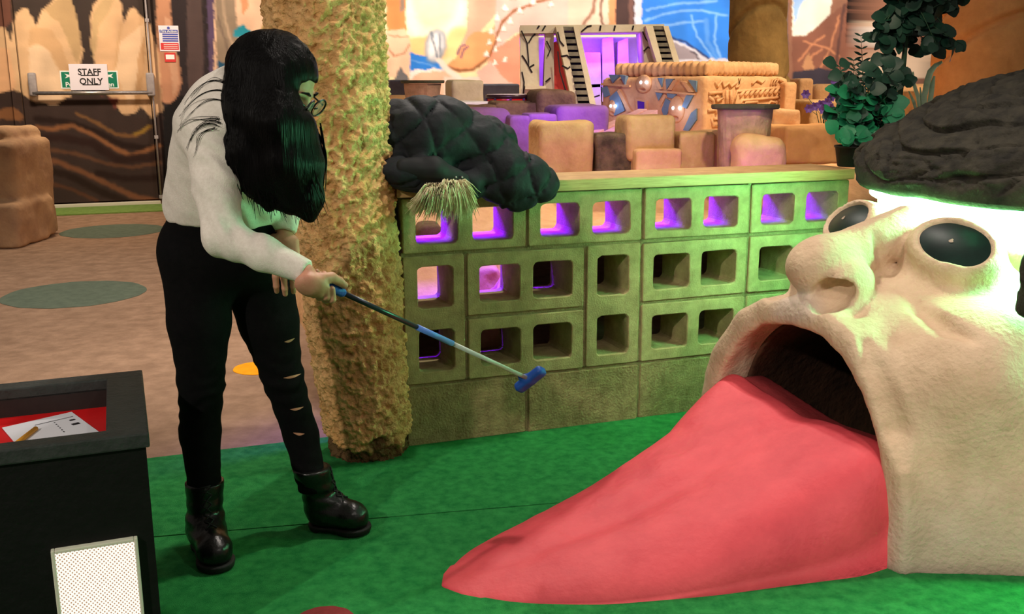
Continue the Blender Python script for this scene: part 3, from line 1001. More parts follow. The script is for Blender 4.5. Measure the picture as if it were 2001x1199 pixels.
def head_sdf(p):
    d, l, z = p
    dd = np.clip(d, 0, 1.2)
    w_ = 0.425 + 0.62 * np.clip(dd, 0, 0.45) - 0.12 * np.clip(dd - 0.45, 0, 1)
    wf = 0.425 + 0.22 * np.clip(dd, 0, 0.45)
    la = np.where(l > -0.02, (l + 0.02) * w_ / wf - 0.02, l)
    h_ = 0.632 + 0.24 * np.clip(dd, 0, 0.42) + 0.40 * np.clip(dd - 0.42, 0, 0.25)
    body = arch((d, la, z), w_, h_, 2.25) * np.where(l > -0.02, wf / w_, 1.0)
    body = smax(body, 0.02 - d, 0.03)
    body = smax(body, d - 1.35, 0.05)
    # lip band around the mouth
    lip = smax(arch(p, 0.452, 0.648), np.abs(d - 0.035) - 0.045, 0.03)
    body = smin(body, lip, 0.02)
    # cheeks
    body = smin(body, ell(p, (0.30, -0.40, 0.48), (0.22, 0.17, 0.20)), 0.10)
    # hollow either side of the nose under the eyes
    for s in (-1, 1):
        body = smax(body, -ell(p, (0.20, s * 0.24, 0.80), (0.13, 0.080, 0.085)), 0.06)
    # nose: bridge, ball and wings
    body = smin(body, cap(p, (0.14, 0, 0.735), (0.42, 0, 0.83), 0.080, 0.06), 0.05)
    body = smin(body, ell(p, (0.110, 0.0, 0.735), (0.120, 0.092, 0.088)), 0.025)
    for s in (-1, 1):
        body = smin(body, ell(p, (0.125, s * 0.088, 0.690), (0.085, 0.052, 0.072)), 0.018)
    for c, ax in zip(EYE_N, EAX):
        body = smin(body, ellr(p, c - ax[2] * 0.075, (0.135, 0.125, 0.085), ax), 0.05)
    # eyes: raised lids round a dished socket
    for c, ax, sz in zip(EYE_N, EAX, ESZ):
        body = smin(body, ellr(p, c - ax[2] * 0.012, (sz[0], sz[1], 0.060), ax), 0.03)
        body = smax(body, -ellr(p, c + ax[2] * 0.030, (sz[0] * 0.84, sz[1] * 0.76, 0.055), ax), 0.008)
    # nostrils
    for s in (-1, 1):
        body = smax(body, -ellr(p, (0.066, s * 0.086, 0.672), (0.056, 0.046, 0.080), frame((-0.8, s * 0.2, -0.5))), 0.012)
    for pts_, r_ in CREASE:
        body = smax(body, -chain(p, pts_, [r_ * 0.35] + [r_] * (len(pts_) - 2) + [r_ * 0.3], 0.01), 0.018)
    # mouth tunnel
    tun = smax(arch(p, 0.372, 0.572, 2.3), d - 0.85, 0.03)
    body = smax(body, -tun, 0.02)
    body = smax(body, -z, 0.002)
    return body + 0.006 * fbm(d * 12, l * 12, z * 12, 2, 4)


def on_head(x, y):
    d_ = ray(x, y); t = 2.0
    for _ in range(60):
        e_ = float(head_sdf(tuple(np.array([c_]) for c_ in to_hl(CPOS + d_ * t)))[0])
        t += e_ * 0.7
    return to_hl(CPOS + d_ * t)


_cr = []
for pts_, r_ in (([(1692, 668), (1706, 712), (1730, 775), (1752, 838), (1766, 905)], 0.038), ([(1768, 572), (1800, 604), (1848, 640), (1905, 664)], 0.022), ([(1708, 452), (1722, 490), (1738, 535)], 0.022), ([(1650, 612), (1672, 612), (1690, 600)], 0.012)):
    _cr.append(([on_head(*q_) for q_ in pts_], r_))
CREASE = _cr

v, q = surf(head_sdf, (-0.06, -0.76, -0.02), (1.40, 0.76, 1.02), 0.0095)
wv = hl(v)
head = thing('giant_head', 'giant cream plaster head with open mouth tunnel and red tongue ramp', 'sculpture', HM + HB * 0.4)
hd = obj('head_shell', wv, q, m_head, head)
# colour: repair patches of grey-white plaster and faint mottling, bluer low on the near side, darker foot
hc = np.ones((len(v), 3))
pt = np.clip(1.2 - ((v[:, 0] - 0.0) / 0.10) ** 2 - ((v[:, 1] + 0.01) / 0.095) ** 2 - ((v[:, 2] - 0.63) / 0.075) ** 2 + 0.5 * fbm(v[:, 0] * 14, v[:, 1] * 14, v[:, 2] * 14, 2, 9), 0, 1)[:, None]
hc = hc * (1 - pt) + pt * np.array([0.92, 1.0, 1.18])
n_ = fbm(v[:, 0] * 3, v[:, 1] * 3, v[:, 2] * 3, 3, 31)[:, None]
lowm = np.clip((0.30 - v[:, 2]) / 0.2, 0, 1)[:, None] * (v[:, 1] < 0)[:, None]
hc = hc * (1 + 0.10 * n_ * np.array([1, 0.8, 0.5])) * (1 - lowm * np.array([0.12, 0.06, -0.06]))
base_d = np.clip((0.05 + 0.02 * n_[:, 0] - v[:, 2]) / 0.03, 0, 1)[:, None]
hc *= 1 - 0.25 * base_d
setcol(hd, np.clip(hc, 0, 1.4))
# dark throat lining
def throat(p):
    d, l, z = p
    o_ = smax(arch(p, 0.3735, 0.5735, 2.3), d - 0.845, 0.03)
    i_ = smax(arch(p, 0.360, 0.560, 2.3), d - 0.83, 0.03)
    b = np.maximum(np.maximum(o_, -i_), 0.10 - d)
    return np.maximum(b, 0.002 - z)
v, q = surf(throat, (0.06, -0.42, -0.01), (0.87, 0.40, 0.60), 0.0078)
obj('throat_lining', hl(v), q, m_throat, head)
for c, ax, sz in zip(EYE_N, EAX, ESZ):
    b = MB(); n1_, n2_ = 36, 6
    vs = []; fs = []
    for j in range(n2_ + 1):
        r = j / n2_
        for k in range(n1_):
            a = 2 * pi * k / n1_
            vs.append(c + ax[0] * sz[0] * 0.80 * r * cos(a) + ax[1] * sz[1] * 0.72 * r * sin(a) + ax[2] * (0.008 + 0.012 * (1 - r * r)))
    for j in range(n2_):
        for k in range(n1_):
            k2 = (k + 1) % n1_
            fs.append((j * n1_ + k, j * n1_ + k2, (j + 1) * n1_ + k2, (j + 1) * n1_ + k))
    eo = obj('eye', hl(np.array(vs)), fs, m_eye, head)
    # chip in the glass
    pp = hl(np.array([c + ax[0] * (0.01 + 0.006 * cos(a) * (1 + 0.4 * sin(3 * a))) + ax[1] * (0.0 + 0.007 * sin(a)) + ax[2] * 0.0215 for a in np.linspace(0, 2 * pi, 10)[:-1]]))
    obj('chip', pp, [tuple(range(9))], mat('chipped_glass', (170, 150, 130), rough=0.6), eo, smooth=False)

# ------------------------------------------------------------------ carved cap
nu, nv = 360, 120
HC = np.array([1.175, -0.13, 0.935]); HA = (0.735, 0.80, 0.385)
phi = np.linspace(0, 2 * pi, nu, endpoint=False); lat = np.linspace(0.0, pi / 2, nv)
PH, LA = np.meshgrid(phi, lat, indexing='ij')
ex_ = 1.25
cl = np.cos(LA) ** ex_
x = np.cos(PH) * cl; y = np.sin(PH) * cl; z = np.sin(LA) ** 1.02
# relief: grooves that outline long leaf-like scales, plus rows of small round scallops
U_ = np.arctan2(y, -x) ; V_ = LA
q1 = U_ * 3.2 + 0.9 * np.sin(V_ * 5 + U_ * 2) + 0.8 * fbm(x * 3, y * 3, z * 3, 2, 5)
q2 = V_ * 5.2 + 0.7 * np.sin(U_ * 4.0 + 1.0) + 0.8 * fbm(x * 2.5 + 5, y * 2.5, z * 2.5, 2, 6)
def groove(q, w_): 
    f = np.abs(q - np.round(q)); return np.exp(-(f / w_) ** 2)
gA = groove(q2, 0.06); gB = groove(q1 + 0.5 * (np.round(q2) % 2), 0.05)
wv_ = q2 - np.floor(q2)
sc = groove(q1 * 3 + 0.25 * np.sin(q2 * 9), 0.09) * ((np.floor(q2) % 3) == 1) * (wv_ > 0.5)
rel = -0.020 * np.maximum(gA, gB * (np.floor(q1 * 1.3) % 3 != 0)) - 0.010 * sc + 0.022 * fbm(x * 5, y * 5, z * 5, 3, 17) + 0.014 * ((np.floor(q1) + np.floor(q2)) % 2) + 0.006 * vn(x * 30, y * 30, z * 30, 2)
rel = rel * np.clip(LA / 0.12, 0, 1)
X = HC[0] + x * (HA[0] + rel); Y = HC[1] + y * (HA[1] + rel); Z = HC[2] + z * (HA[2] + rel * 0.9)
pv = np.stack([X, Y, Z], -1)
# rolled brim and inner skirt under it
rings = []
for rr, zz_ in ((1.0, -0.012), (0.985, -0.026), (0.955, -0.030), (0.90, -0.022), (0.86, -0.004)):
    rings.append(np.stack([HC[0] + np.cos(phi) * HA[0] * rr, HC[1] + np.sin(phi) * HA[1] * rr, np.full(nu, HC[2] + zz_)], -1))
allr = np.concatenate([np.stack(rings[::-1], 1), pv], 1)
nv2 = allr.shape[1]
wob = 0.006 * fbm(np.cos(phi) * 6, np.sin(phi) * 6, 0, 2, 3)
allr[:, :, 2] += (wob[:, None] * np.clip(1 - (np.arange(nv2)[None] - 5) / 12, 0, 1))
i_, j_ = np.meshgrid(np.arange(nu), np.arange(nv2 - 1), indexing='ij')
a = (i_ * nv2 + j_).ravel(); b = (((i_ + 1) % nu) * nv2 + j_).ravel()
capo = obj('carved_cap', hl(allr.reshape(-1, 3)), np.stack([a, b, b + 1, a + 1], 1), m_hat, head)
# forehead band and green light strip below the brim
m_led = mat('green_light_strip', (200, 255, 210), emit=(0.20, 1.0, 0.46), es=400.0)
m_band = mat('head_band', (214, 196, 160), (190, 170, 130), ns=9, rough=0.85, bump=0.4, bs=60)
pts = []
for k in range(61):
    a = radians(135 + 145 * k / 60)
    pts.append(np.array([HC[0] + cos(a) * HA[0] * 0.925, HC[1] + sin(a) * HA[1] * 0.925, HC[2] - 0.052]))
pts = hl(np.array(pts))
MB().tube(list(pts), 0.012, 8).obj('light_strip', m_led, head, smooth=True)
bd = []
for rr, zz_ in ((0.80, -0.02), (0.900, -0.02), (0.900, -0.24), (0.80, -0.27)):
    bd.append(np.stack([HC[0] + np.cos(phi) * HA[0] * rr, HC[1] + np.sin(phi) * HA[1] * rr, np.full(nu, HC[2] + zz_)], -1))
bd = np.stack(bd, 1)
i_, j_ = np.meshgrid(np.arange(nu), np.arange(4), indexing='ij')
a = (i_ * 4 + j_).ravel(); b = (((i_ + 1) % nu) * 4 + j_).ravel(); a2 = (i_ * 4 + (j_ + 1) % 4).ravel(); b2 = (((i_ + 1) % nu) * 4 + (j_ + 1) % 4).ravel()
obj('forehead_band', hl(bd.reshape(-1, 3)), np.stack([a, a2, b2, b], 1), m_band, head)
# dark ear ornament at the near side of the face
ec = to_hl(A(2062, 535, 2.45))
def ear(p): return rbox(p, ec, (0.10, 0.035, 0.11), 0.03) + 0.012 * fbm(p[0] * 26, p[1] * 26, p[2] * 26, 2, 12)
v, q = surf(ear, ec - 0.18, ec + 0.18, 0.008)
obj('dark_ear_ornament', hl(v), q, m_hat, head)

# ------------------------------------------------------------------ tongue ramp
nd, nl = 150, 90
ds = np.linspace(0, 1, nd) ** 0.85 * 1.125 - 1.085
wk = [-1.085, -1.06, -1.0, -0.93, -0.76, -0.5, -0.3, -0.1, 0.04]
ww = np.interp(ds, wk, [0.006, 0.065, 0.125, 0.17, 0.245, 0.320, 0.358, 0.398, 0.392])
cc = np.interp(ds, wk, [0.02, 0.02, 0.015, 0.01, -0.005, -0.012, -0.018, -0.026, -0.026])
zc = np.interp(ds, [-1.085, -1.05, -0.98, -0.85, -0.65, -0.45, -0.25, -0.1, 0.0, 0.04], [0.006, 0.018, 0.032, 0.055, 0.095, 0.150, 0.215, 0.275, 0.315, 0.318])
kk = np.ones(9) / 9
def sm(a):
    e = np.concatenate([np.full(8, a[0]), a, np.full(8, a[-1])]); 
    for _ in range(3): e = np.convolve(e, kk, 'same')
    return e[8:-8]
ww2 = sm(ww); ww2[:6] = ww[:6]; zc = sm(zc)
tl = np.linspace(-1, 1, nl)
D_, T_ = np.meshgrid(ds, tl, indexing='ij')
ee = np.interp(ds, [-1.1, -0.6, -0.2, 0.04], [2.2, 2.6, 4.0, 10.0])[:, None]
Tt = np.sign(T_) * np.abs(T_) ** 0.8
prof_ = np.clip(1 - np.abs(Tt) ** ee, 0, 1) ** (1 / 2.0)
Lc = cc[:, None] + ww2[:, None] * Tt
side = np.interp(ds, [-1.1, -0.5, -0.12, 0.04], [0.0, -0.01, 0.025, 0.062])[:, None]
Zt = zc[:, None] * prof_ + side * (np.abs(Tt) ** 2) * prof_ + np.interp(ds, [-0.4, 0.0], [0, 0.018])[:, None] * Tt * prof_ - 0.016 * np.exp(-(Tt / 0.16) ** 2) * np.clip((ds + 1.0) / 0.5, 0, 1)[:, None] * prof_
Zt += (0.010 * fbm(D_ * 4, Lc * 6, 0, 2, 5) + 0.004 * fbm(D_ * 14, Lc * 14, 1, 2, 8)) * np.clip(zc / 0.06, 0, 1)[:, None] * np.clip(prof_, 0, 1)
Zt = np.maximum(Zt, 0.004)
Wt = Tt * 0
tv = np.stack([D_, Lc * 1.0, Zt], -1)
bot = np.stack([D_, Lc, np.full_like(Zt, 0.0015)], -1)
V_all = np.concatenate([tv.reshape(-1, 3), bot.reshape(-1, 3)])
gf = grid_faces(nd, nl); n0 = nd * nl
F_ = [tuple(q) for q in gf] + [tuple(q[::-1] + n0) for q in gf]
for i in range(nd - 1):
    F_.append((i * nl, n0 + i * nl, n0 + (i + 1) * nl, (i + 1) * nl)[::-1]); j = nl - 1
    F_.append((i * nl + j, n0 + i * nl + j, n0 + (i + 1) * nl + j, (i + 1) * nl + j))
for j in range(nl - 1):
    i = nd - 1
    F_.append((i * nl + j, i * nl + j + 1, n0 + i * nl + j + 1, n0 + i * nl + j)[::-1])
    F_.append((j, j + 1, n0 + j + 1, n0 + j))
tg = obj('tongue', hl(V_all), np.array(F_), m_tongue, head)
# lower ledge of the tongue inside the mouth
def ledge(p):
    b = smax(arch(p, 0.366, 0.56, 2.3), np.abs(p[0] - 0.10) - 0.07, 0.02)
    top = p[2] - (0.278 + 0.12 * np.clip(p[1] + 0.02, -0.06, 1) + 0.06 * np.abs(p[1] + 0.02) - 0.10 * np.clip(p[0] - 0.1, 0, 1))
    return smax(smax(b, top, 0.02), 0.004 - p[2], 0.002)
v, q = surf(ledge, (0.0, -0.42, -0.01), (0.24, 0.40, 0.42), 0.008)
tl_ = obj('tongue_root', hl(v), q, mat('tongue_root_red', (170, 62, 66), (150, 52, 56), ns=6, rough=0.7, bump=0.3, bs=50), head)

# =================================================================== BIN
m_binb = mat('black_board', (16, 15, 15), (11, 10, 10), ns=20, rough=0.6, bump=0.2, bs=60, spec=0.25)
m_bint = mat('dark_grey_lid', (58, 62, 60), (48, 52, 50), ns=25, rough=0.6, bump=0.25, bs=90, spec=0.3)
m_bini = mat('dark_inside', (46, 34, 30), (34, 26, 24), ns=12, rough=0.8)
m_red = mat('red_tray', (226, 24, 28), (214, 18, 22), ns=6, rough=0.5)
fr_ = A(291, 845, 1.95); zt_ = fr_[2]
bk_ = G(283, 721, zt_)
fl_ = G(0, 880, zt_)
bx = (fr_ - fl_); bx[2] = 0; bx /= np.linalg.norm(bx)          # along the front edge to the right
by = bk_ - fr_; by[2] = 0; dep = abs(by @ np.array([-bx[1], bx[0], 0]))
by = np.array([-bx[1], bx[0], 0])
wid = 0.62
BX0 = fr_ - bx * wid                                     # front-left corner
def bp(u, v_, z): return BX0 + bx * u + by * v_ + ZU * (z - zt_)
AXN = np.array([bx, by, ZU])
binn = thing('score_card_bin', 'black square return box with red tray inside and glowing perforated panel', 'bin', bp(wid / 2, dep / 2, 0))
lt = 0.032
# lid frame of four bars
fw = [0.062, 0.062, 0.085, 0.045]
fb = MB()
fi0, fi1 = 0.09, 0.035   # right frame, back/front frame widths
rf = 0.083; bf = 0.055; ff = 0.05
ld = MB()
ld.box(bp(wid / 2, ff / 2, zt_ - lt / 2), (wid / 2, ff / 2, lt / 2), AXN, 0.004)
ld.box(bp(wid / 2, dep - bf / 2, zt_ - lt / 2), (wid / 2, bf / 2, lt / 2), AXN, 0.004)
ld.box(bp(wid - rf / 2, dep / 2, zt_ - lt / 2 - 0.0004), (rf / 2, dep / 2 - 0.004, lt / 2), AXN, 0.004)
ld.box(bp(rf / 2, dep / 2, zt_ - lt / 2 - 0.0004), (rf / 2, dep / 2 - 0.004, lt / 2), AXN, 0.004)
ld.obj('lid_frame', m_bint, binn)
wb = MB(); ins = 0.008; wt = 0.018; zb_ = zt_ - lt
for (u0, u1, v0, v1) in ((ins, wid - ins, ins, ins + wt), (ins, wid - ins, dep - ins - wt, dep - ins), (wid - ins - wt, wid - ins, ins + wt, dep - ins - wt), (ins, ins + wt, ins + wt, dep - ins - wt)):
    wb.box(bp((u0 + u1) / 2, (v0 + v1) / 2, zb_ / 2), ((u1 - u0) / 2, (v1 - v0) / 2, zb_ / 2 - 0.0005), AXN)
wb.obj('side_panels', m_binb, binn)
ib = MB()
ib.box(bp(wid / 2, dep - bf + 0.004, zt_ - 0.082), (wid / 2 - rf, 0.004, 0.058), AXN); ib.box(bp(wid - rf + 0.004, dep / 2, zt_ - 0.082), (0.004, dep / 2 - bf, 0.058), AXN)
ib.box(bp(wid / 2, ff - 0.004, zt_ - 0.082), (wid / 2 - rf, 0.004, 0.058), AXN); ib.box(bp(rf - 0.004, dep / 2, zt_ - 0.082), (0.004, dep / 2 - bf, 0.058), AXN)
ib.obj('inner_lining', m_bini, binn)
TRZ = zt_ - 0.070
MB().box(bp(wid / 2, dep / 2, TRZ - 0.006), (wid / 2 - rf + 0.002, dep / 2 - 0.045, 0.006), AXN).obj('red_tray', m_red, binn)
# glowing perforated panel in the front
m_perf = mat('lit_perforated_plate', (255, 246, 230), rough=0.5, emit=(1.0, 0.88, 0.72), es=1.05)
nt = m_perf.node_tree; N = nt.nodes; L = nt.links
tcn = N.new('ShaderNodeTexCoord'); sp = N.new('ShaderNodeSeparateXYZ'); L.new(tcn.outputs['UV'], sp.inputs[0])
def mth(op, a, b=None):
    n = N.new('ShaderNodeMath'); n.operation = op
    for i, q in enumerate((a, b)):
        if q is None: continue
        if isinstance(q, (int, float)): n.inputs[i].default_value = q
        else: L.new(q, n.inputs[i])
    return n.outputs[0]
pit = 0.0082
su = mth('MULTIPLY', sp.outputs[0], 2 * pi / pit); sv = mth('MULTIPLY', sp.outputs[1], 2 * pi / (pit * 1.15))
ck = mth('MULTIPLY', mth('COSINE', su), mth('COSINE', sv))
hole = mth('GREATER_THAN', ck, 0.42)
mx = N.new('ShaderNodeMix'); mx.data_type = 'RGBA'; L.new(hole, mx.inputs['Factor'])
mx.inputs[6].default_value = (1.0, 0.95, 0.86, 1); mx.inputs[7].default_value = (0.40, 0.22, 0.12, 1)
L.new(mx.outputs[2], N['Principled BSDF'].inputs['Emission Color']); N['Principled BSDF'].inputs['Base Color'].default_value = (0.12, 0.10, 0.09, 1)
p0 = np.array([*(0, 0)], float)
def on_front(x, y):
    d = ray(x, y); q0 = bp(0, ins, 0); t = ((q0 - CPOS) @ by) / (d @ by); q = CPOS + d * t
    return (q - BX0) @ bx, q[2]
ul, zt1 = on_front(107, 1075); ur, zt2 = on_front(262, 1055); _, _ = 0, 0
pz1 = (zt1 + zt2) / 2; pz0 = pz1 - 0.30
vs = [bp(ul, ins - 0.006, pz0), bp(ur, ins - 0.006, pz0), bp(ur, ins - 0.006, pz1), bp(ul, ins - 0.006, pz1)]
pp_ = obj('perforated_panel', vs, [(0, 1, 2, 3)], m_perf, binn, smooth=False)
uv = pp_.data.uv_layers.new(name='UVMap')
for i, (u, v_) in enumerate(((0, 0), (ur - ul, 0), (ur - ul, 0.30), (0, 0.30))): uv.data[i].uv = (u, v_)
bz = MB(); bw2 = 0.0035
bz.box(bp(ul - bw2, ins - 0.006, (pz0 + pz1) / 2), (bw2, 0.008, (pz1 - pz0) / 2 + 2 * bw2), AXN, 0.002)
bz.box(bp(ur + bw2, ins - 0.006, (pz0 + pz1) / 2), (bw2, 0.008, (pz1 - pz0) / 2 + 2 * bw2), AXN, 0.002)
bz.box(bp((ul + ur) / 2, ins - 0.006, pz1 + bw2), ((ur - ul) / 2 - 0.0002, 0.008, bw2), AXN, 0.002)
bz.box(bp((ul + ur) / 2, ins - 0.006, pz0 - bw2), ((ur - ul) / 2 - 0.0002, 0.008, bw2), AXN, 0.002)
bz.obj('panel_frame', mat('pale_panel_frame', (230, 226, 206), rough=0.45), binn)
# score card and pencil lying on the tray
def tray(x, y, dz=0.001): return G(x, y, TRZ + dz)
c = [tray(4, 836), tray(140, 805), tray(196, 846), tray(40, 878)]
card = thing('score_card', 'white printed score card lying on the red tray in the black box', 'card', (c[0] + c[2]) / 2)
up_ = ZU * 0.0012
vs = c + [q + up_ for q in c]
obj('paper', vs, [(0, 1, 2, 3), (4, 5, 6, 7)[::-1], (0, 1, 5, 4), (1, 2, 6, 5), (2, 3, 7, 6), (3, 0, 4, 7)], mat('card_white', (236, 238, 246), rough=0.7), card, smooth=False)
e1 = c[1] - c[0]; e2 = c[3] - c[0]
def cp(a, b): return c[0] + e1 * a + e2 * b + up_ + ZU * 0.0006
pm = MB()
for k in range(16):
    a = 0.42 + 0.55 * k / 16
    pm.box(cp(a, 0.22), (0.0028, 0.0009, 0.0003), np.array([e1 / np.linalg.norm(e1), np.cross(ZU, e1 / np.linalg.norm(e1)), ZU]))
for k in range(6):
    pm.box(cp(0.66, 0.30 + 0.09 * k), (0.0012, 0.0026, 0.0003), np.array([e1 / np.linalg.norm(e1), np.cross(ZU, e1 / np.linalg.norm(e1)), ZU]))
pm.obj('printed_lines', m_black, card)
em = MB(); ea = np.array([e1 / np.linalg.norm(e1), np.cross(ZU, e1 / np.linalg.norm(e1)), ZU])
em.box(cp(0.90, 0.36), (0.006, 0.004, 0.0003), ea); em.box(cp(0.885, 0.55), (0.0075, 0.006, 0.0003), ea); em.box(cp(0.93, 0.55), (0.002, 0.006, 0.0003), ea)
em.obj('printed_emblem', m_black, card)
pa, pb = tray(30, 868, 0.006), tray(70, 837, 0.006)
pb2 = pa + (pa - pb) * 0.6
pn = MB(); pn.tube([pb2, pb], 0.0058, 10)
pencil = pn.obj('pencil', mat('orange_pencil', (244, 172, 40), rough=0.45), smooth=True)
tag(pencil, 'short blunt orange pencil lying across the white score card', 'pencil')

# =================================================================== PERSON
m_skin = mat('skin', (206, 150, 122), (192, 132, 106), ns=30, rough=0.55, bump=0.08, bs=120, spec=0.35)
m_jean = mat('black_denim', (15, 14, 15), (10, 10, 11), ns=60, rough=0.9, bump=0.3, bs=500, spec=0.1)
m_knit = mat('cream_knit', (240, 232, 220), (228, 219, 206), ns=120, rough=0.9, bump=0.4, bs=420, spec=0.12, bd=0.003)
m_hair = mat('black_hair', (9, 8, 8), (5, 4, 4), ns=40, rough=0.36, spec=0.075, stretch=(60, 60, 1.2), bump=0.5, bs=5)
m_boot = mat('black_leather', (14, 13, 13), (9, 9, 9), ns=30, rough=0.3, bump=0.15, bs=90, spec=0.5)
m_lace = mat('black_lace', (22, 21, 21), rough=0.8)
m_sole = mat('rubber_sole', (20, 18, 17), rough=0.7)

J = dict(
    pel=A(438, 478, 2.53), wst=A(438, 400, 2.48), mid=A(446, 325, 2.43), che=A(462, 255, 2.38), upb=A(466, 208, 2.37), nek=A(510, 178, 2.36), hed=A(537, 158, 2.33),
    shr=A(408, 250, 2.30), elr=A(436, 462, 2.20), wrr=A(598, 531, 2.16), shl=A(520, 235, 2.50), ell=A(572, 360, 2.52), wrl=A(556, 448, 2.47),
    hir=A(386, 505, 2.50), knr=A(393, 750, 2.49), car=A(391, 845, 2.52), anr=A(403, 985, 2.535),
    hil=A(497, 515, 2.60), knl=A(553, 738, 2.61), cal=A(588, 848, 2.645), anl=A(610, 945, 2.63))
_o = G(470, 1090); _o[2] = 0
person = thing('person', 'long dark-haired woman in white jumper and black jeans bending to swing a putter', 'person', (_o[0], 2.5, 0))


def legs(p, g):
    d = chain(p, [J['hir'], J['knr'] * 0.5 + J['hir'] * 0.5, J['knr'], J['car'], J['anr']], [0.090 - g, 0.078 - g, 0.057 - g, 0.052 - g, 0.040 - g], 0.015)
    e = chain(p, [J['hil'], J['knl'] * 0.5 + J['hil'] * 0.5, J['knl'], J['cal'], J['anl']], [0.098 - g, 0.078 - g, 0.054 - g, 0.047 - g, 0.041 - g], 0.015)
    d = smin(d, e, 0.012)
    h = ell(p, J['pel'], (0.158 - g, 0.125 - g, 0.125 - g))
    h = smin(h, ell(p, J['pel'] + np.array([-0.065, 0.04, -0.01]), (0.085 - g, 0.09 - g, 0.1 - g)), 0.04)
    d = smin(d, h, 0.045)
    return d


def torso(p, g):
    d = ell(p, J['wst'], (0.146 - g, 0.11 - g, 0.12))
    d = smin(d, ell(p, J['mid'], (0.140 - g, 0.115 - g, 0.12)), 0.06)
    d = smin(d, ell(p, J['che'], (0.140 - g, 0.12 - g, 0.115 - g)), 0.06)
    d = smin(d, cap(p, J['shr'], J['upb'], 0.058 - g, 0.075 - g), 0.06)
    d = smin(d, cap(p, J['shl'], J['upb'], 0.058 - g, 0.075 - g), 0.06)
    return d


def armr(p, g): return chain(p, [J['shr'], J['shr'] * 0.45 + J['elr'] * 0.55, J['elr'], J['elr'] * 0.5 + J['wrr'] * 0.5, J['wrr']], [0.060 - g, 0.047 - g, 0.040 - g, 0.034 - g, 0.0245 - g], 0.02)
def arml(p, g): return chain(p, [J['shl'], J['ell'], J['wrl']], [0.058 - g, 0.044 - g, 0.025 - g], 0.02)


def body(p):
    g = 0.007
    d = smin(legs(p, g), smax(torso(p, g), -(p[2] - J['pel'][2] - 0.0), 0.03), 0.04)
    d = smin(d, armr(p, g + 0.001), 0.02); d = smin(d, arml(p, g + 0.001), 0.02)
    d = smin(d, cap(p, J['upb'], J['nek'], 0.058, 0.050), 0.04)
    d = smin(d, cap(p, J['nek'], J['hed'], 0.050, 0.05), 0.03)
    return d


# head, in its own frame: f = where the face points, u = crown
fdir = np.array([0.80, -0.12, -0.58]); fdir /= np.linalg.norm(fdir)
sdir = np.cross(ZU, fdir); sdir /= np.linalg.norm(sdir)      # towards her left... (across the face)
udir = np.cross(fdir, sdir)
HAX = np.array([fdir, sdir, udir]); HC0 = J['hed']


def hp(f, s, u): return HC0 + fdir * f + sdir * s + udir * u


def headf(p):
    d = ellr(p, hp(-0.005, 0, 0.015), (0.089, 0.072, 0.086), HAX)
    d = smin(d, ellr(p, hp(0.028, 0, -0.045), (0.060, 0.056, 0.066), HAX), 0.03)      # jaw
    d = smin(d, ellr(p, hp(0.062, 0, -0.092), (0.020, 0.020, 0.016), HAX), 0.02)      # chin
    d = smin(d, cap(p, hp(0.082, 0, 0.008), hp(0.104, 0, -0.028), 0.009, 0.012), 0.012)  # nose
    for s in (-1, 1):
        d = smin(d, ellr(p, hp(0.094, s * 0.011, -0.032), (0.010, 0.008, 0.008), HAX), 0.006)
        d = smin(d, ellr(p, hp(0.062, s * 0.040, -0.020), (0.022, 0.020, 0.016), HAX), 0.02)   # cheek
        d = smax(d, -ellr(p, hp(0.090, s * 0.031, 0.004), (0.016, 0.017, 0.011), HAX), 0.01)   # eye socket
        d = smin(d, cap(p, hp(0.082, s * 0.014, 0.020), hp(0.074, s * 0.046, 0.020), 0.007, 0.006), 0.01)  # brow
        d = smin(d, ellr(p, hp(-0.005, s * 0.076, -0.005), (0.018, 0.010, 0.030), HAX), 0.006)   # ear
    d = smin(d, cap(p, hp(0.088, -0.016, -0.055), hp(0.088, 0.016, -0.055), 0.007), 0.006)
    d = smin(d, cap(p, hp(0.086, -0.014, -0.066), hp(0.086, 0.014, -0.066), 0.008), 0.006)
    d = smin(d, cap(p, hp(-0.03, 0, -0.06), J['nek'], 0.046, 0.050), 0.03)
    return d


def handmesh(wr, pts_fn, res=0.0026, pad=0.13):
    v, q = surf(pts_fn, wr - pad, wr + pad, res)
    return v, q


# right hand closed round the grip
gA0 = A(612, 545, 2.175); gB0 = A(1036, 741, 2.60)
gd = gB0 - gA0; gd /= np.linalg.norm(gd)
toc = CPOS - gA0; toc /= np.linalg.norm(toc)
gn = toc - gd * (toc @ gd); gn /= np.linalg.norm(gn)          # towards the camera, square to the grip
gb = np.cross(gd, gn)
if gb[2] > 0: gb = -gb                                          # downwards


def gp(al, ang, r): return gA0 + gd * al + (gn * cos(ang) + gb * sin(ang)) * r


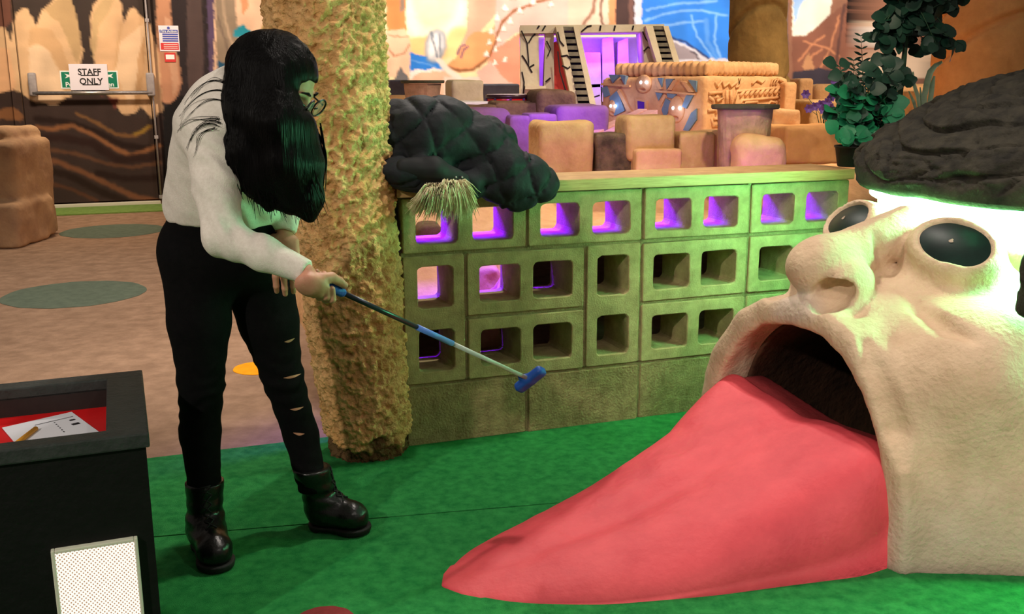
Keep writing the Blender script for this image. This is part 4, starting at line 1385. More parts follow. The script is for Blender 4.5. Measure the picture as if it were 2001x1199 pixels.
def hand_r(p):
    d = ellr(p, gp(-0.010, 0.60, 0.026), (0.040, 0.031, 0.019), np.array([gd, -gn * sin(0.75) + gb * cos(0.75), gn * cos(0.75) + gb * sin(0.75)]))
    d = smin(d, cap(p, J['wrr'], gp(-0.004, 0.6, 0.020), 0.0190, 0.020), 0.015)
    for i, (al, r, ln) in enumerate(((0.052, 0.0086, 1.0), (0.035, 0.0090, 1.05), (0.018, 0.0087, 1.0), (0.003, 0.0078, 0.9))):
        pts = [gp(al - 0.016, 0.10, 0.030), gp(al - 0.002, 0.75, 0.033), gp(al, 1.6, 0.0295), gp(al + 0.001, 2.9, 0.0225), gp(al + 0.002, 3.9 * ln, 0.0205), gp(al + 0.003, 4.7 * ln, 0.0205)]
        d = smin(d, chain(p, pts, [r * 0.9, r * 1.12, r * 1.05, r, r * 0.94, r * 0.82], 0.003), 0.0022)
    th_ = [gp(0.002, -0.25, 0.026), gp(0.030, -0.85, 0.027), gp(0.056, -1.1, 0.0225), gp(0.074, -1.05, 0.0195)]
    d = smin(d, chain(p, th_, [0.015, 0.0118, 0.0102, 0.0085], 0.004), 0.006)
    return d


# relaxed left hand
lw = J['wrl']; lf = A(560, 500, 2.44) - lw; lf /= np.linalg.norm(lf)
ls = np.array([0.9, 0.2, 0.0]); ls = ls - lf * (ls @ lf); ls /= np.linalg.norm(ls)
lnm = np.cross(lf, ls)


def lp(a, b, c_): return lw + lf * a + ls * b + lnm * c_


def hand_l(p):
    d = rbox(p, lp(0.058, 0, 0), (0.037, 0.033, 0.012), 0.0118, np.array([lf, ls, lnm]))
    d = smin(d, cap(p, lp(-0.02, 0, 0), lp(0.03, 0, 0), 0.019, 0.018), 0.02)
    sg = 1 if (lnm @ (A(500, 480, 2.6) - lw)) > 0 else -1
    for i, (b, ln, r) in enumerate(((-0.028, 0.066, 0.0080), (-0.0095, 0.076, 0.0084), (0.0095, 0.071, 0.0080), (0.028, 0.056, 0.0072))):
        k0 = lp(0.090, b, 0); k1 = lp(0.090 + ln * 0.42, b * 1.1, sg * 0.010); k2 = lp(0.090 + ln * 0.72, b * 1.1, sg * 0.026); k3 = lp(0.090 + ln * 0.85, b * 1.08, sg * 0.044)
        d = smin(d, chain(p, [k0, k1, k2, k3], [r * 1.1, r, r * 0.92, r * 0.8], 0.003), 0.005)
    d = smin(d, chain(p, [lp(0.02, -0.03, sg * 0.006), lp(0.055, -0.055, sg * 0.018), lp(0.085, -0.058, sg * 0.026)], [0.0125, 0.0105, 0.0085], 0.004), 0.008)
    return d


lo = np.min([q for q in J.values()], 0) - 0.22; hi = np.max([q for q in J.values()], 0) + 0.22
lo[2] = 0.10
vb, fb_ = surf(body, lo, hi, 0.0075)
parts = [(vb, fb_)]
for fn, cc_, pad, rs in ((headf, HC0, 0.20, 0.0042), (hand_r, gA0 + gd * 0.03, 0.11, 0.0026), (hand_l, lw + lf * 0.08, 0.13, 0.0028)):
    parts.append(surf(fn, cc_ - pad, cc_ + pad, rs))
off = 0; VV = []; FF = []
for v_, f_ in parts:
    VV.append(v_); FF.append(f_ + off); off += len(v_)
obj('body', np.concatenate(VV), np.concatenate(FF), m_skin, person)
# eyes, brows and lips
for s in (-1, 1):
    b = MB(); b.lathe(hp(0.070, s * 0.031, 0.003), [(0.0, -0.0115)] + [(0.0115 * cos(a), 0.0115 * sin(a)) for a in np.linspace(-1.2, 1.2, 9)] + [(0.0, 0.0115)], 16, np.array([sdir, udir, fdir]), False)
    eo = b.obj('eyeball', mat('eye_white', (236, 230, 224), rough=0.25), person, smooth=True)
    b = MB(); b.lathe(hp(0.0805, s * 0.031, 0.002), [(0.0, 0.0), (0.0050, 0.0), (0.0045, 0.0012), (0.0, 0.0014)], 14, np.array([sdir, udir, fdir]), False)
    b.obj('iris', mat('dark_iris', (46, 28, 18), rough=0.2), eo, smooth=True)
    b = MB(); b.tube([hp(0.090, s * 0.014, 0.024), hp(0.089, s * 0.030, 0.029), hp(0.080, s * 0.047, 0.025)], [0.003, 0.003, 0.0015], 6)
    b.obj('eyebrow', m_hair, person, smooth=True)
b = MB(); b.tube([hp(0.090, -0.021, -0.060), hp(0.0955, 0, -0.0585), hp(0.090, 0.021, -0.060)], [0.003, 0.0062, 0.003], 8)
b.obj('lips', mat('lips', (168, 84, 80), rough=0.45), person, smooth=True)


def jeans(p):
    d = legs(p, 0.0)
    d = smax(d, smin(p[2] - (J['wst'][2] + 0.035), 1, 0.001), 0.004)
    d = smin(d, smax(ell(p, J['wst'], (0.143, 0.108, 0.13)), p[2] - (J['wst'][2] + 0.035), 0.004), 0.03)
    folds = 0.0025 * np.sin(p[2] * 130 + 5 * vn(p[0] * 18, p[1] * 18, p[2] * 9, 3))
    kz = np.exp(-((p[2] - 0.46) / 0.10) ** 2) + np.exp(-((p[2] - 0.16) / 0.07) ** 2)
    d = d + folds * kz
    return smax(d, 0.135 - p[2], 0.003)


v, q = surf(jeans, lo, (hi[0], hi[1], J['wst'][2] + 0.08), 0.0065)
je = obj('jeans', v, q, m_jean, person)
# frayed rips across the left leg
for (x, y, w_, dy) in ((566, 664, 20, -7), (571, 734, 34, -8), (580, 797, 26, -5), (584, 846, 22, 2)):
    n = 9; vs = []
    Yk = 2.605 - 0.052
    for k in range(n):
        t = k / (n - 1); th_ = 2.2 * sin(pi * t) + 0.3
        cx_ = x + (t - 0.5) * w_; cy_ = y + dy * (t - 0.5) + 2.0 * sin(pi * t)
        dep_ = 0.012 * ((t - 0.2) ** 2) * 3
        for s in (-1, 1):
            # march onto the leg surface
            d_ = ray(cx_, cy_ + s * th_)
            tt = 2.40
            for _ in range(40):
                pq = CPOS + d_ * tt
                tt += float(jeans(tuple(np.array([c_]) for c_ in pq))[0]) * 0.9
            vs.append(CPOS + d_ * (tt - 0.0015))
    fs = [(2 * i, 2 * i + 1, 2 * i + 3, 2 * i + 2) for i in range(n - 1)]
    obj('knee_rip', vs, fs, m_skin, je)


def sweater(p):
    hz = J['wst'][2] - 0.045 + 0.10 * (p[0] - J['wst'][0]) * -0.35
    t = torso(p, -0.002)
    t = smax(t, hz - p[2], 0.006)
    t = smax(t, plane(p, J['nek'] * 0.6 + J['upb'] * 0.4, (J['nek'] - J['upb']) / np.linalg.norm(J['nek'] - J['upb'])), 0.01)
    wd = (J['wrr'] - J['elr']) / np.linalg.norm(J['wrr'] - J['elr'])
    a = smax(armr(p, -0.003), plane(p, J['wrr'] + wd * 0.002, wd), 0.003)
    wl = (J['wrl'] - J['ell']) / np.linalg.norm(J['wrl'] - J['ell'])
    b = smax(arml(p, -0.003), plane(p, J['wrl'] + wl * 0.004, wl), 0.003)
    d = smin(smin(t, a, 0.018), b, 0.018)
    el_ = np.exp(-(((p[0] - J['elr'][0]) / 0.09) ** 2 + ((p[2] - J['elr'][2]) / 0.07) ** 2))
    d = d + 0.0035 * np.sin(p[0] * 150 + p[2] * 60 + 3 * vn(p[0] * 14, p[1] * 14, p[2] * 14, 6)) * el_
    ah = np.exp(-(((p[0] - J['shr'][0] - 0.05) / 0.08) ** 2 + ((p[2] - J['shr'][2] + 0.07) / 0.09) ** 2))
    d = d + 0.004 * np.sin((p[0] * 0.7 + p[2]) * 120 + 3 * vn(p[0] * 12, p[1] * 12, p[2] * 12, 7)) * ah
    d = d + 0.003 * vn(p[0] * 22, p[1] * 22, p[2] * 22, 4)
    # hem ribbing
    return d


slo = np.array([lo[0] + 0.05, lo[1], J['wrr'][2] - 0.06]); shi = hi.copy()
v, q = surf(sweater, slo, shi, 0.0055)
obj('jumper', v, q, m_knit, person)

# boots
def boot(name, ank, heel, toe, w_=0.044):
    heel = np.array(heel, float); toe = np.array(toe, float); ank = np.array(ank, float)
    f = toe - heel; f[2] = 0; Lg = np.linalg.norm(f); f /= Lg
    s = np.array([-f[1], f[0], 0])
    z0 = 0.008
    def loc(a, b, c_): return np.array([heel[0], heel[1], z0]) + f * a + s * b + ZU * c_
    top = ank.copy(); top[2] = 0.205
    am = loc(Lg * 0.24, 0, 0.085)
    def up(p):
        d = chain(p, [loc(0.045, 0, 0.055), loc(Lg * 0.45, 0, 0.055), loc(Lg * 0.72, 0, 0.045), loc(Lg - 0.045, 0, 0.040)], [0.043, 0.042, 0.042, 0.038], 0.02)
        d = smin(d, chain(p, [loc(0.055, 0, 0.06), am, top], [0.042, 0.043, 0.052], 0.03), 0.03)
        d = smax(d, p[2] - 0.205, 0.004)
        d = d + 0.002 * np.sin(p[2] * 160) * np.exp(-((p[2] - 0.12) / 0.05) ** 2)
        return smax(d, z0 + 0.018 - p[2], 0.003)
    v, q = surf(up, np.minimum(heel, toe) - np.array([0.1, 0.1, 0.0]) , np.maximum(heel, toe) + np.array([0.1, 0.1, 0.24]), 0.0048)
    bo = obj(name, v, q, m_boot, person)
    def so(p):
        d = chain(p, [loc(0.045, 0, 0.02), loc(Lg * 0.5, 0, 0.02), loc(Lg * 0.74, 0, 0.02), loc(Lg - 0.043, 0, 0.02)], [0.043, 0.036, 0.046, 0.042], 0.02)
        d = smax(d, p[2] - z0 - 0.021, 0.002); d = smax(d, z0 + 0.001 - p[2], 0.001)
        q_ = (p[0] - heel[0]) * f[0] + (p[1] - heel[1]) * f[1]
        arch_ = np.maximum(np.abs(q_ - Lg * 0.40) - 0.030, p[2] - z0 - 0.009)
        return np.maximum(d, -arch_)
    v, q = surf(so, np.minimum(heel, toe) - np.array([0.1, 0.1, 0.01]), np.maximum(heel, toe) + np.array([0.1, 0.1, 0.05]), 0.0045)
    obj('sole', v, q, m_sole, bo)
    lb = MB()
    def onsurf(a, b, c0):
        # march from outside (front/top) onto the upper
        pd = loc(a, b, c0); tgt = loc(0.06, 0, min(c0, 0.12) * 0.6)
        dr_ = tgt - pd; dr_ /= np.linalg.norm(dr_); t_ = 0
        for _ in range(30):
            pq = pd + dr_ * t_; t_ += float(up(tuple(np.array([c_]) for c_ in pq))[0]) * 0.9
            if t_ > 0.3: break
        return pd + dr_ * (t_ - 0.002)
    rows = [(Lg * 0.66, 0.10), (Lg * 0.60, 0.125), (Lg * 0.54, 0.15), (Lg * 0.50, 0.175), (Lg * 0.48, 0.20), (Lg * 0.48, 0.225), (Lg * 0.48, 0.25)]
    for i, (a, c0) in enumerate(rows[:-1]):
        a2, c2 = rows[i + 1]
        for sg in (-1, 1):
            lb.tube([onsurf(a, sg * 0.018, c0), onsurf((a + a2) / 2, 0, (c0 + c2) / 2), onsurf(a2, -sg * 0.018, c2)], 0.0022, 5)
    lb.obj('laces', m_lace, bo, smooth=True)
    return bo


boot('boot', J['anr'], G(398, 1064), G(432, 1128))
boot('boot', J['anl'], G(604, 1034), G(722, 1046))

# glasses
gm = mat('dark_glasses_frame', (20, 17, 17), rough=0.3)
gl = MB()
for s in (-1, 1):
    rim = [hp(0.108 + 0.004 * cos(2 * pi * k / 18), s * (0.034 + 0.026 * cos(2 * pi * k / 18) * 1.0), 0.002 + 0.022 * sin(2 * pi * k / 18)) for k in range(19)]
    gl.tube(rim, 0.0024, 6)
    gl.tube([hp(0.106, s * 0.060, 0.008), hp(0.05, s * 0.076, 0.010), hp(-0.01, s * 0.080, 0.006), hp(-0.03, s * 0.080, -0.014)], 0.0022, 6)
gl.tube([hp(0.112, -0.008, 0.004), hp(0.115, 0, 0.007), hp(0.112, 0.008, 0.004)], 0.0022, 6)
gl_o = gl.obj('glasses', gm, person, smooth=True)
lens_m = mat('glass_lens', (235, 245, 240), rough=0.05, trans=0.9, spec=0.5)
for s in (-1, 1):
    b = MB(); b.lathe(hp(0.108, s * 0.034, 0.002), [(0, -0.0006), (0.0245, -0.0006), (0.0245, 0.0006), (0, 0.0006)], 20, np.array([sdir, udir * 0.86, fdir]), False)
    b.obj('lens', lens_m, gl_o)

# hair
def HPX(x, y, Y): return A(x, y, Y)
def hairf(p):
    d = ellr(p, hp(-0.008, 0, 0.019), (0.097, 0.083, 0.090), HAX)
    d = smax(d, -ellr(p, hp(0.130, 0.0, -0.05), (0.080, 0.085, 0.115), HAX), 0.02)
    f_ = plane(p, HC0, fdir); u_ = plane(p, HC0, udir)
    d = smax(d, -np.maximum(np.maximum(0.040 - f_, u_ - 0.048), -0.17 - u_), 0.010)
    d = smin(d, chain(p, [HPX(505, 135, 2.35), HPX(490, 220, 2.31), HPX(474, 300, 2.29)], [0.070, 0.068, 0.058], 0.03), 0.04)
    d = smin(d, chain(p, [HPX(535, 150, 2.285), HPX(541, 240, 2.25), HPX(556, 320, 2.25), HPX(566, 392, 2.25)], [0.052, 0.056, 0.052, 0.030], 0.03), 0.03)
    d = smin(d, chain(p, [HPX(480, 300, 2.28), HPX(508, 352, 2.27), HPX(528, 402, 2.27)], [0.052, 0.042, 0.014], 0.02), 0.03)
    d = smin(d, chain(p, [HPX(582, 250, 2.27), HPX(594, 320, 2.27), HPX(602, 390, 2.27), HPX(606, 420, 2.27)], [0.040, 0.042, 0.034, 0.016], 0.02), 0.03)
    d = smin(d, chain(p, [HPX(606, 262, 2.33), HPX(618, 310, 2.34), HPX(622, 345, 2.34)], [0.018, 0.020, 0.008], 0.02), 0.02)
    st_ = vn(p[0] * 130, p[1] * 130, p[2] * 9, 3)
    return d + 0.0025 * st_ + 0.003 * vn(p[0] * 30, p[1] * 30, p[2] * 2.5, 6)


v, q = surf(hairf, A(545, 260, 2.33) - np.array([0.25, 0.22, 0.27]), A(545, 260, 2.33) + np.array([0.20, 0.24, 0.30]), 0.0048)
hr = obj('hair', v, q, m_hair, person)
sb = MB()
for k in range(150):
    u = rng.random(); ph_ = rng.random()
    x0 = 440 + 150 * u; y0 = 215 + 60 * rng.random()
    x1 = np.interp(u, [0, 0.35, 0.7, 1], [470, 525, 585, 630]) + rng.gauss(0, 13); y1 = np.interp(u, [0, 0.2, 0.4, 0.6, 0.8, 1], [365, 395, 415, 408, 425, 415]) + rng.gauss(0, 11)
    Y0 = 2.235 + 0.02 * rng.random(); Y1 = 2.22 + 0.05 * rng.random()
    pts = []
    bow = rng.gauss(0, 7)
    for j in range(7):
        t = j / 6
        pts.append(A(x0 + (x1 - x0) * t ** 1.2 + bow * sin(pi * t), y0 + (y1 - y0) * t, Y0 + (Y1 - Y0) * t))
    sb.tube(pts, [0.0014, 0.002, 0.0022, 0.002, 0.0017, 0.0011, 0.0004], 4, False)
for k in range(26):   # tips at the bottom of the lock and the wisps in front of the face
    x0 = rng.uniform(598, 630); y0 = rng.uniform(240, 270); x1 = x0 + rng.uniform(-2, 14); y1 = rng.uniform(310, 420)
    pts = [A(x0 + (x1 - x0) * t + 5 * sin(pi * t), y0 + (y1 - y0) * t, 2.31) for t in np.linspace(0, 1, 7)]
    sb.tube(pts, [0.0022, 0.0026, 0.0026, 0.0024, 0.002, 0.0014, 0.0005], 4, False)
for pts in ([(446, 168), (415, 158), (385, 172), (360, 205)], [(440, 200), (410, 196), (380, 214), (350, 246)], [(430, 232), (400, 232), (372, 238), (346, 256)], [(424, 244), (398, 244), (378, 262), (366, 292)], [(420, 250), (392, 262), (384, 282), (380, 300)], [(442, 180), (410, 178), (378, 196), (352, 232)], [(432, 240), (404, 236), (384, 250), (372, 276)], [(444, 162), (420, 156), (398, 164), (372, 190)]):
  for jit in range(3):
    px_ = np.array(pts, float) + nrng.normal(0, 2.2 * jit, (4, 2)); out = []
    for t in np.linspace(0, 3, 16):
        k3 = np.polyfit(range(4), px_, 3); x_, y_ = [float(np.polyval(k3[:, i_], t)) for i_ in (0, 1)]
        d_ = ray(x_, y_); tt = 2.0
        for _ in range(30):
            pq = CPOS + d_ * tt; e_ = float(sweater(tuple(np.array([c_]) for c_ in pq))[0]); tt += e_ * 0.8
            if e_ > 0.4 or tt > 2.6: break
        out.append(CPOS + d_ * min(tt - 0.003, 2.42))
    sb.tube(out, list(np.linspace(0.0010 - 0.00025 * jit, 0.00025, 16)), 4, False)
so = sb.obj('loose_strands', m_hair, hr, smooth=True); so['kind'] = 'stuff'

# =================================================================== PUTTER
m_grip = mat('blue_grip', (24, 92, 200), (18, 78, 176), ns=30, rough=0.55, bump=0.2, bs=200)
m_shaft = mat('dark_shaft', (54, 62, 70), rough=0.3, metal=0.6)
m_band = mat('blue_shaft', (88, 132, 214), rough=0.4)
m_clear = mat('pale_shaft', (176, 190, 178), rough=0.3)
m_putt = mat('blue_putter_head', (26, 84, 172), (20, 66, 148), ns=18, rough=0.5)
putter = thing('golf_putter', 'mini golf putter with blue grip and blue head held out in mid swing', 'putter', gA0)
Lc_ = np.linalg.norm(gB0 - gA0)
def ga(x):   # distance along the club for a photo column
    q = [proj(gA0 + gd * t)[0] for t in np.linspace(0, Lc_, 200)]
    return float(np.interp(x, q, np.linspace(0, Lc_, 200)))
gt = gA0 + gd * ga(673)
MB().tube([gA0 - gd * 0.022, gA0 - gd * 0.018, gA0 + gd * 0.02, gt - gd * 0.006, gt], [0.008, 0.0115, 0.0115, 0.0112, 0.0075], 16).obj('grip', m_grip, putter, smooth=True)
MB().tube([gt - gd * 0.004, gA0 + gd * ga(815)], 0.0062, 12).obj('shaft', m_shaft, putter, smooth=True)
MB().tube([gA0 + gd * ga(815), gA0 + gd * ga(884)], 0.0074, 12).obj('blue_sleeve', m_band, putter, smooth=True)
MB().tube([gA0 + gd * ga(884), gB0 - gd * 0.01], 0.0058, 12).obj('lower_shaft', m_clear, putter, smooth=True)
ha = A(1072, 726, 2.575) - A(1014, 771, 2.605); ha /= np.linalg.norm(ha)
hn = np.cross(ha, gd); hn /= np.linalg.norm(hn); hk = np.cross(hn, ha)
def ph(p):
    d = rbox(p, gB0, (0.050, 0.014, 0.017), 0.011, np.array([ha, hn, hk]))
    d = smin(d, cap(p, gB0, A(1018, 736, 2.60), 0.014, 0.0085), 0.008)
    return d
v, q = surf(ph, gB0 - 0.09, gB0 + 0.09, 0.0026)
obj('putter_head', v, q, m_putt, putter)

# =================================================================== COAT ON THE WALL
m_coat = mat('black_quilted_nylon', (34, 36, 41), (24, 26, 30), ns=9, rough=0.72, bump=0.4, bs=30, spec=0.22)
m_fur = mat('blond_fur', (250, 236, 200), (214, 196, 150), ns=60, rough=0.7, spec=0.3)
m_coatin = mat('coat_lining', (22, 22, 26), rough=0.7)
coat = thing('padded_coat', 'black quilted padded coat with blond fur trim draped over the wall top', 'coat', W(-0.65, CO[4] + 0.04, -0.06))
def wl(p):
    d = [p[i] - WO[i] for i in range(3)]
    return (d[0] * DW[0] + d[1] * DW[1], d[0] * NW[0] + d[1] * NW[1], p[2])
def wloc(x, y, off): u, v = wpx(x, y, off); return (u, off, v)
def coatf(p):
    q = wl(p)
    d = ell(q, (-0.80, -0.07, 1.085), (0.20, 0.15, 0.125))
    d = smin(d, ell(q, wloc(850, 268, -0.05), (0.15, 0.14, 0.11)), 0.05)
    d = smin(d, ell(q, wloc(940, 288, -0.04), (0.125, 0.13, 0.105)), 0.04)
    d = smin(d, ell(q, wloc(985, 340, 0.03), (0.115, 0.10, 0.100)), 0.04)
    d = smin(d, ell(q, wloc(1042, 358, 0.05), (0.085, 0.075, 0.075)), 0.04)
    d = smin(d, ell(q, wloc(1005, 378, 0.07), (0.085, 0.05, 0.060)), 0.03)
    d = smin(d, ell(q, wloc(810, 335, 0.05), (0.13, 0.08, 0.055)), 0.03)
    d = smin(d, ell(q, wloc(910, 365, 0.07), (0.07, 0.05, 0.055)), 0.03)
    # quilting: puffed cells with seams, wandering
    a = q[0] + 0.5 * q[2] + 0.02 * vn(q[0] * 9, q[1] * 9, q[2] * 9, 3) + 0.05 * vn(q[0] * 4, q[1] * 4, q[2] * 4, 13)
    b = q[2] * 0.9 - 0.65 * q[0] + 0.35 * q[1] + 0.02 * vn(q[0] * 9 + 4, q[1] * 9, q[2] * 9, 4) + 0.05 * vn(q[0] * 4, q[1] * 4, q[2] * 4, 14)
    ca = np.abs(np.sin(a * pi / 0.12)); cb = np.abs(np.sin(b * pi / 0.105))
    d = d - 0.019 * (np.minimum(ca, cb) ** 0.4) + 0.013
    d = d + 0.013 * fbm(q[0] * 11, q[1] * 11, q[2] * 11, 3, 7) + 0.0025 * np.sin(q[0] * 190 + 6 * vn(q[0] * 20, q[1] * 20, q[2] * 20, 9)) * np.clip(0.5 - np.minimum(ca, cb), 0, 1) * 2
    # lies on the board: keep out of plank and blocks
    keep = smax(smax(q[2] - (CO[4] + 0.043), -(q[2] - 0.5), 0.01), smax(q[1] - 0.036, -(q[1] + 0.27), 0.01), 0.01)
    return smax(d, -keep, 0.006)
c0 = W(-0.64, 1.02, -0.02)
v, q = surf(coatf, c0 - np.array([0.48, 0.34, 0.26]), c0 + np.array([0.44, 0.36, 0.26]), 0.0065)
obj('quilted_shell', v, q, m_coat, coat)
def hoodf(p):
    q = wl(p)
    d = chain(q, [wloc(790, 325, 0.10), wloc(850, 330, 0.125), wloc(902, 352, 0.125)], [0.030, 0.036, 0.028], 0.02)
    d = smin(d, chain(q, [wloc(775, 350, 0.06), wloc(860, 366, 0.10)], [0.03, 0.03], 0.02), 0.03)
    return d + 0.006 * fbm(q[0] * 22, q[1] * 22, q[2] * 22, 2, 3)
c1 = W(-0.78, 0.94, 0.09)
v, q = surf(hoodf, c1 - 0.2, c1 + 0.2, 0.006)
ho = obj('hood', v, q, m_coatin, coat)
def pop(x, y): u, v_ = wpx(x, y, 0.155); return W(u, v_, 0.155)
b = MB()
for x in (891, 903): b.lathe(pop(x, 346), [(0, -0.003), (0.0035, -0.003), (0.0035, 0.002), (0, 0.003)], 8, np.array([DW, ZU, NW]), False)
b.obj('press_studs', m_steel, ho, smooth=True)
fb2 = MB()
for k in range(1000):
    t = rng.random()
    lobe = rng.random() < 0.5
    cx_, cy_ = (852, 366) if lobe else (884, 358)
    x0 = cx_ + rng.uniform(-17, 17); y0 = cy_ + rng.uniform(-6, 14)
    spread = (x0 - cx_) * 1.5 + rng.gauss(0, 4) + (-6 if lobe else 8)
    ln = rng.uniform(18, 36) + 40 * rng.random() ** 2 * (0.8 if lobe else 1.0)
    of = 0.13 + rng.uniform(-0.02, 0.03)
    pts = []
    for j in range(5):
        s_ = j / 4
        x_ = x0 + spread * s_; y_ = y0 - 9 * sin(pi * min(s_ * 1.6, 1)) * (1 - s_ * 0.3) + ln * s_ ** 1.4
        u, v_ = wpx(x_, y_, of); pts.append(W(u, v_, of + 0.022 * sin(pi * s_) - 0.012 * s_))
    fb2.tube(pts, [0.0018, 0.0023, 0.0021, 0.0014, 0.0005], 3, False)
fo = fb2.obj('fur_trim', m_fur, ho, smooth=True); fo['kind'] = 'stuff'; fo['label'] = 'blond fur trim'

# =================================================================== ROCK GARDEN BEHIND THE WALL
m_sand = mat('sand_plaster', (226, 180, 130), (202, 154, 106), ns=6, rough=0.9, bump=0.5, bs=40, spec=0.15)
m_rockb = mat('beige_rock', (210, 170, 118), (180, 140, 92), ns=6, rough=0.9, bump=0.5, bs=45, spec=0.15)
m_rockd = mat('grey_brown_rock', (122, 100, 78), (70, 58, 46), ns=12, rough=0.95, bump=0.9, bs=50, spec=0.12)
m_rockbr = mat('brown_rock', (132, 106, 78), (96, 76, 56), ns=7, rough=0.9, bump=0.7, bs=40, spec=0.12)
m_rockp = mat('lilac_rock', (140, 104, 128), (122, 88, 112), ns=5, rough=0.85, bump=0.4, bs=40, spec=0.15)
m_orange = mat('orange_rock', (226, 168, 108), (198, 140, 84), ns=4, rough=0.9, bump=0.4, bs=25, spec=0.15)
m_olive = mat('olive_stone', (140, 112, 64), (108, 86, 48), ns=4, rough=0.9, bump=0.5, bs=25, spec=0.15)

# sand bed
nx_, ny_ = 150, 110
us_ = np.linspace(-1.02, 8.4, nx_); bs_ = 7.75 * np.linspace(0.0, 1.0, ny_) ** 1.4
gu, gb_ = np.meshgrid(us_, bs_, indexing='ij')
gz = np.interp(gb_, [0, 0.15, 0.5, 0.95, 1.6, 3, 8], [0.40, 0.44, 0.60, 0.80, 0.86, 0.90, 1.02])
lift = np.clip((gu + 0.50 + gb_ * 0.02) / 0.2, 0, 1)
gz = np.maximum(gz, 0.67 * lift + 0.40 * (1 - lift))
gz += 0.03 * fbm(gu * 2, gb_ * 2, 0, 3, 5)
gu[0, :] = gu[1, :] - 0.03; gz[0, :] = 0.0
gx = WO[0] + DW[0] * gu - NW[0] * (0.220 + gb_); gy = WO[1] + DW[1] * gu - NW[1] * (0.220 + gb_)
bed = obj('sand_bed', np.stack([gx, gy, gz], -1).reshape(-1, 3), grid_faces(nx_, ny_), m_sand, base=(2, 6, 0))
tag(bed, 'sandy plaster mound that fills the garden behind the block wall', 'ground', kind='stuff')


def rk(label, x0, y0, x1, y1, Y, material, seed, dep=None, r=0.05, amp=0.02, fr=5, tilt=0.0, group=None, name='rock', sink=0.06, yaw=None, cat='rock'):
    a = A(x0, (y0 + y1) / 2, Y); b = A(x1, (y0 + y1) / 2, Y); t = A((x0 + x1) / 2, y0, Y); u = A((x0 + x1) / 2, y1, Y)
    hx = (b[0] - a[0]) / 2; hz = (t[2] - u[2] + sink) / 2
    c = np.array([(a[0] + b[0]) / 2, Y + (dep or hx), t[2] - hz])
    ya = WANG * 0.5 if yaw is None else yaw
    ax = np.array([[cos(ya) * cos(tilt), sin(ya), sin(tilt)], [-sin(ya), cos(ya), 0], [-sin(tilt) * cos(ya), 0, cos(tilt)]])
    hx2 = hx * 0.98
    o = rock(name, c, (hx2, dep or hx, hz), material, ax, min(r * 0.65, hx * 0.6, hz * 0.6), amp, fr, seed)
    tag(o, label, cat, group)
    return o


rk('large tan boulder with a flat top beside the coat', 1040, 236, 1158, 322, 4.62, m_rockb, 3, 0.12, 0.05, 0.014)
rk('grey-brown weathered stone block between two tan boulders', 1156, 262, 1238, 322, 4.66, m_rockd, 8, 0.10, 0.025, 0.012, 8)
rk('tall tan square boulder in front of the carved temple', 1216, 226, 1316, 290, 4.66, m_rockb, 12, 0.12, 0.04, 0.012)
rk('flat tan slab under the tall square boulder', 1232, 292, 1326, 318, 4.60, m_sand, 15, 0.14, 0.02, 0.006)
rk('low tan rock with a small dent left of the stump table', 1318, 258, 1394, 314, 4.74, m_rockb, 19, 0.12, 0.03, 0.012)
rk('narrow tan rock pressed against the stump table', 1380, 256, 1416, 312, 4.80, m_sand, 23, 0.10, 0.02, 0.010)
rk('rounded pale boulder leaning on the right foot of the stump table', 1438, 264, 1546, 330, 4.36, m_sand, 27, 0.08, 0.12, 0.022, 7)
rk('stepped tan rock between stump table and olive column', 1500, 214, 1560, 262, 5.3, m_sand, 31, 0.14, 0.03, 0.03, 8)
rk('low long tan ledge right of the stump table', 1520, 246, 1662, 296, 5.0, m_orange, 35, 0.16, 0.03, 0.015)
rk('small pink-tan boulder on the ledge by the column', 1556, 154, 1586, 192, 7.6, m_sand, 39, 0.1, 0.03, 0.01)
rk('square tan ledge stone below the purple flowers', 1572, 196, 1650, 250, 7.0, m_rockb, 41, 0.2, 0.03, 0.012)
rk('long tan ledge running under the mural at the far right', 1570, 164, 1890, 204, 8.2, m_sand, 43, 0.25, 0.04, 0.015)
rk('brown block right of the pale plume leaves', 1780, 176, 1850, 232, 7.0, m_rockb, 45, 0.2, 0.03, 0.012)
# lilac rocks
G1 = None
rk('mauve rounded boulder behind the coat', 905, 212, 992, 284, 5.5, m_rockp, 51, 0.16, 0.08, 0.015)
rk('small lilac block with a ring mark', 988, 226, 1030, 290, 5.4, m_rockp, 53, 0.12, 0.03, 0.010)
rk('plum lilac slab between ring-marked block and long boulder', 1024, 222, 1084, 290, 5.5, m_rockp, 55, 0.12, 0.03, 0.010)
rk('long violet boulder beside the carved temple', 1074, 206, 1184, 280, 5.6, m_rockp, 57, 0.2, 0.05, 0.012)
# brown rocks under the drum
rk('flat brown rock carrying the red drum', 952, 200, 1052, 226, 6.2, m_rockbr, 61, 0.25, 0.03, 0.02, 7)
rk('squat brown boulder with a dark hole right of the drum', 1038, 176, 1120, 226, 6.2, m_rockbr, 63, 0.2, 0.06, 0.015)
rk('thin dark brown rock between coat and drum', 880, 206, 962, 232, 6.1, m_rockbr, 65, 0.2, 0.02, 0.015, 7)
rk('pale cream square boulder by the small stump table', 872, 156, 938, 208, 6.9, mat('cream_rock', (226, 212, 172), (206, 190, 150), ns=5, rough=0.9, bump=0.4, bs=30), 67, 0.2, 0.03, 0.012)
rk('white flat stone slab beside the drum', 888, 198, 948, 214, 6.4, mat('white_slab', (240, 236, 226), (226, 220, 206), ns=5, rough=0.8), 69, 0.2, 0.02, 0.006)
m_slate = mat('slate_block', (104, 104, 110), (86, 86, 92), ns=5, rough=0.85, bump=0.3, bs=30)
rk('dark slate block at the foot of the tail mural', 934, 164, 1010, 190, 9.4, m_slate, 71, 0.2, 0.02, 0.006)
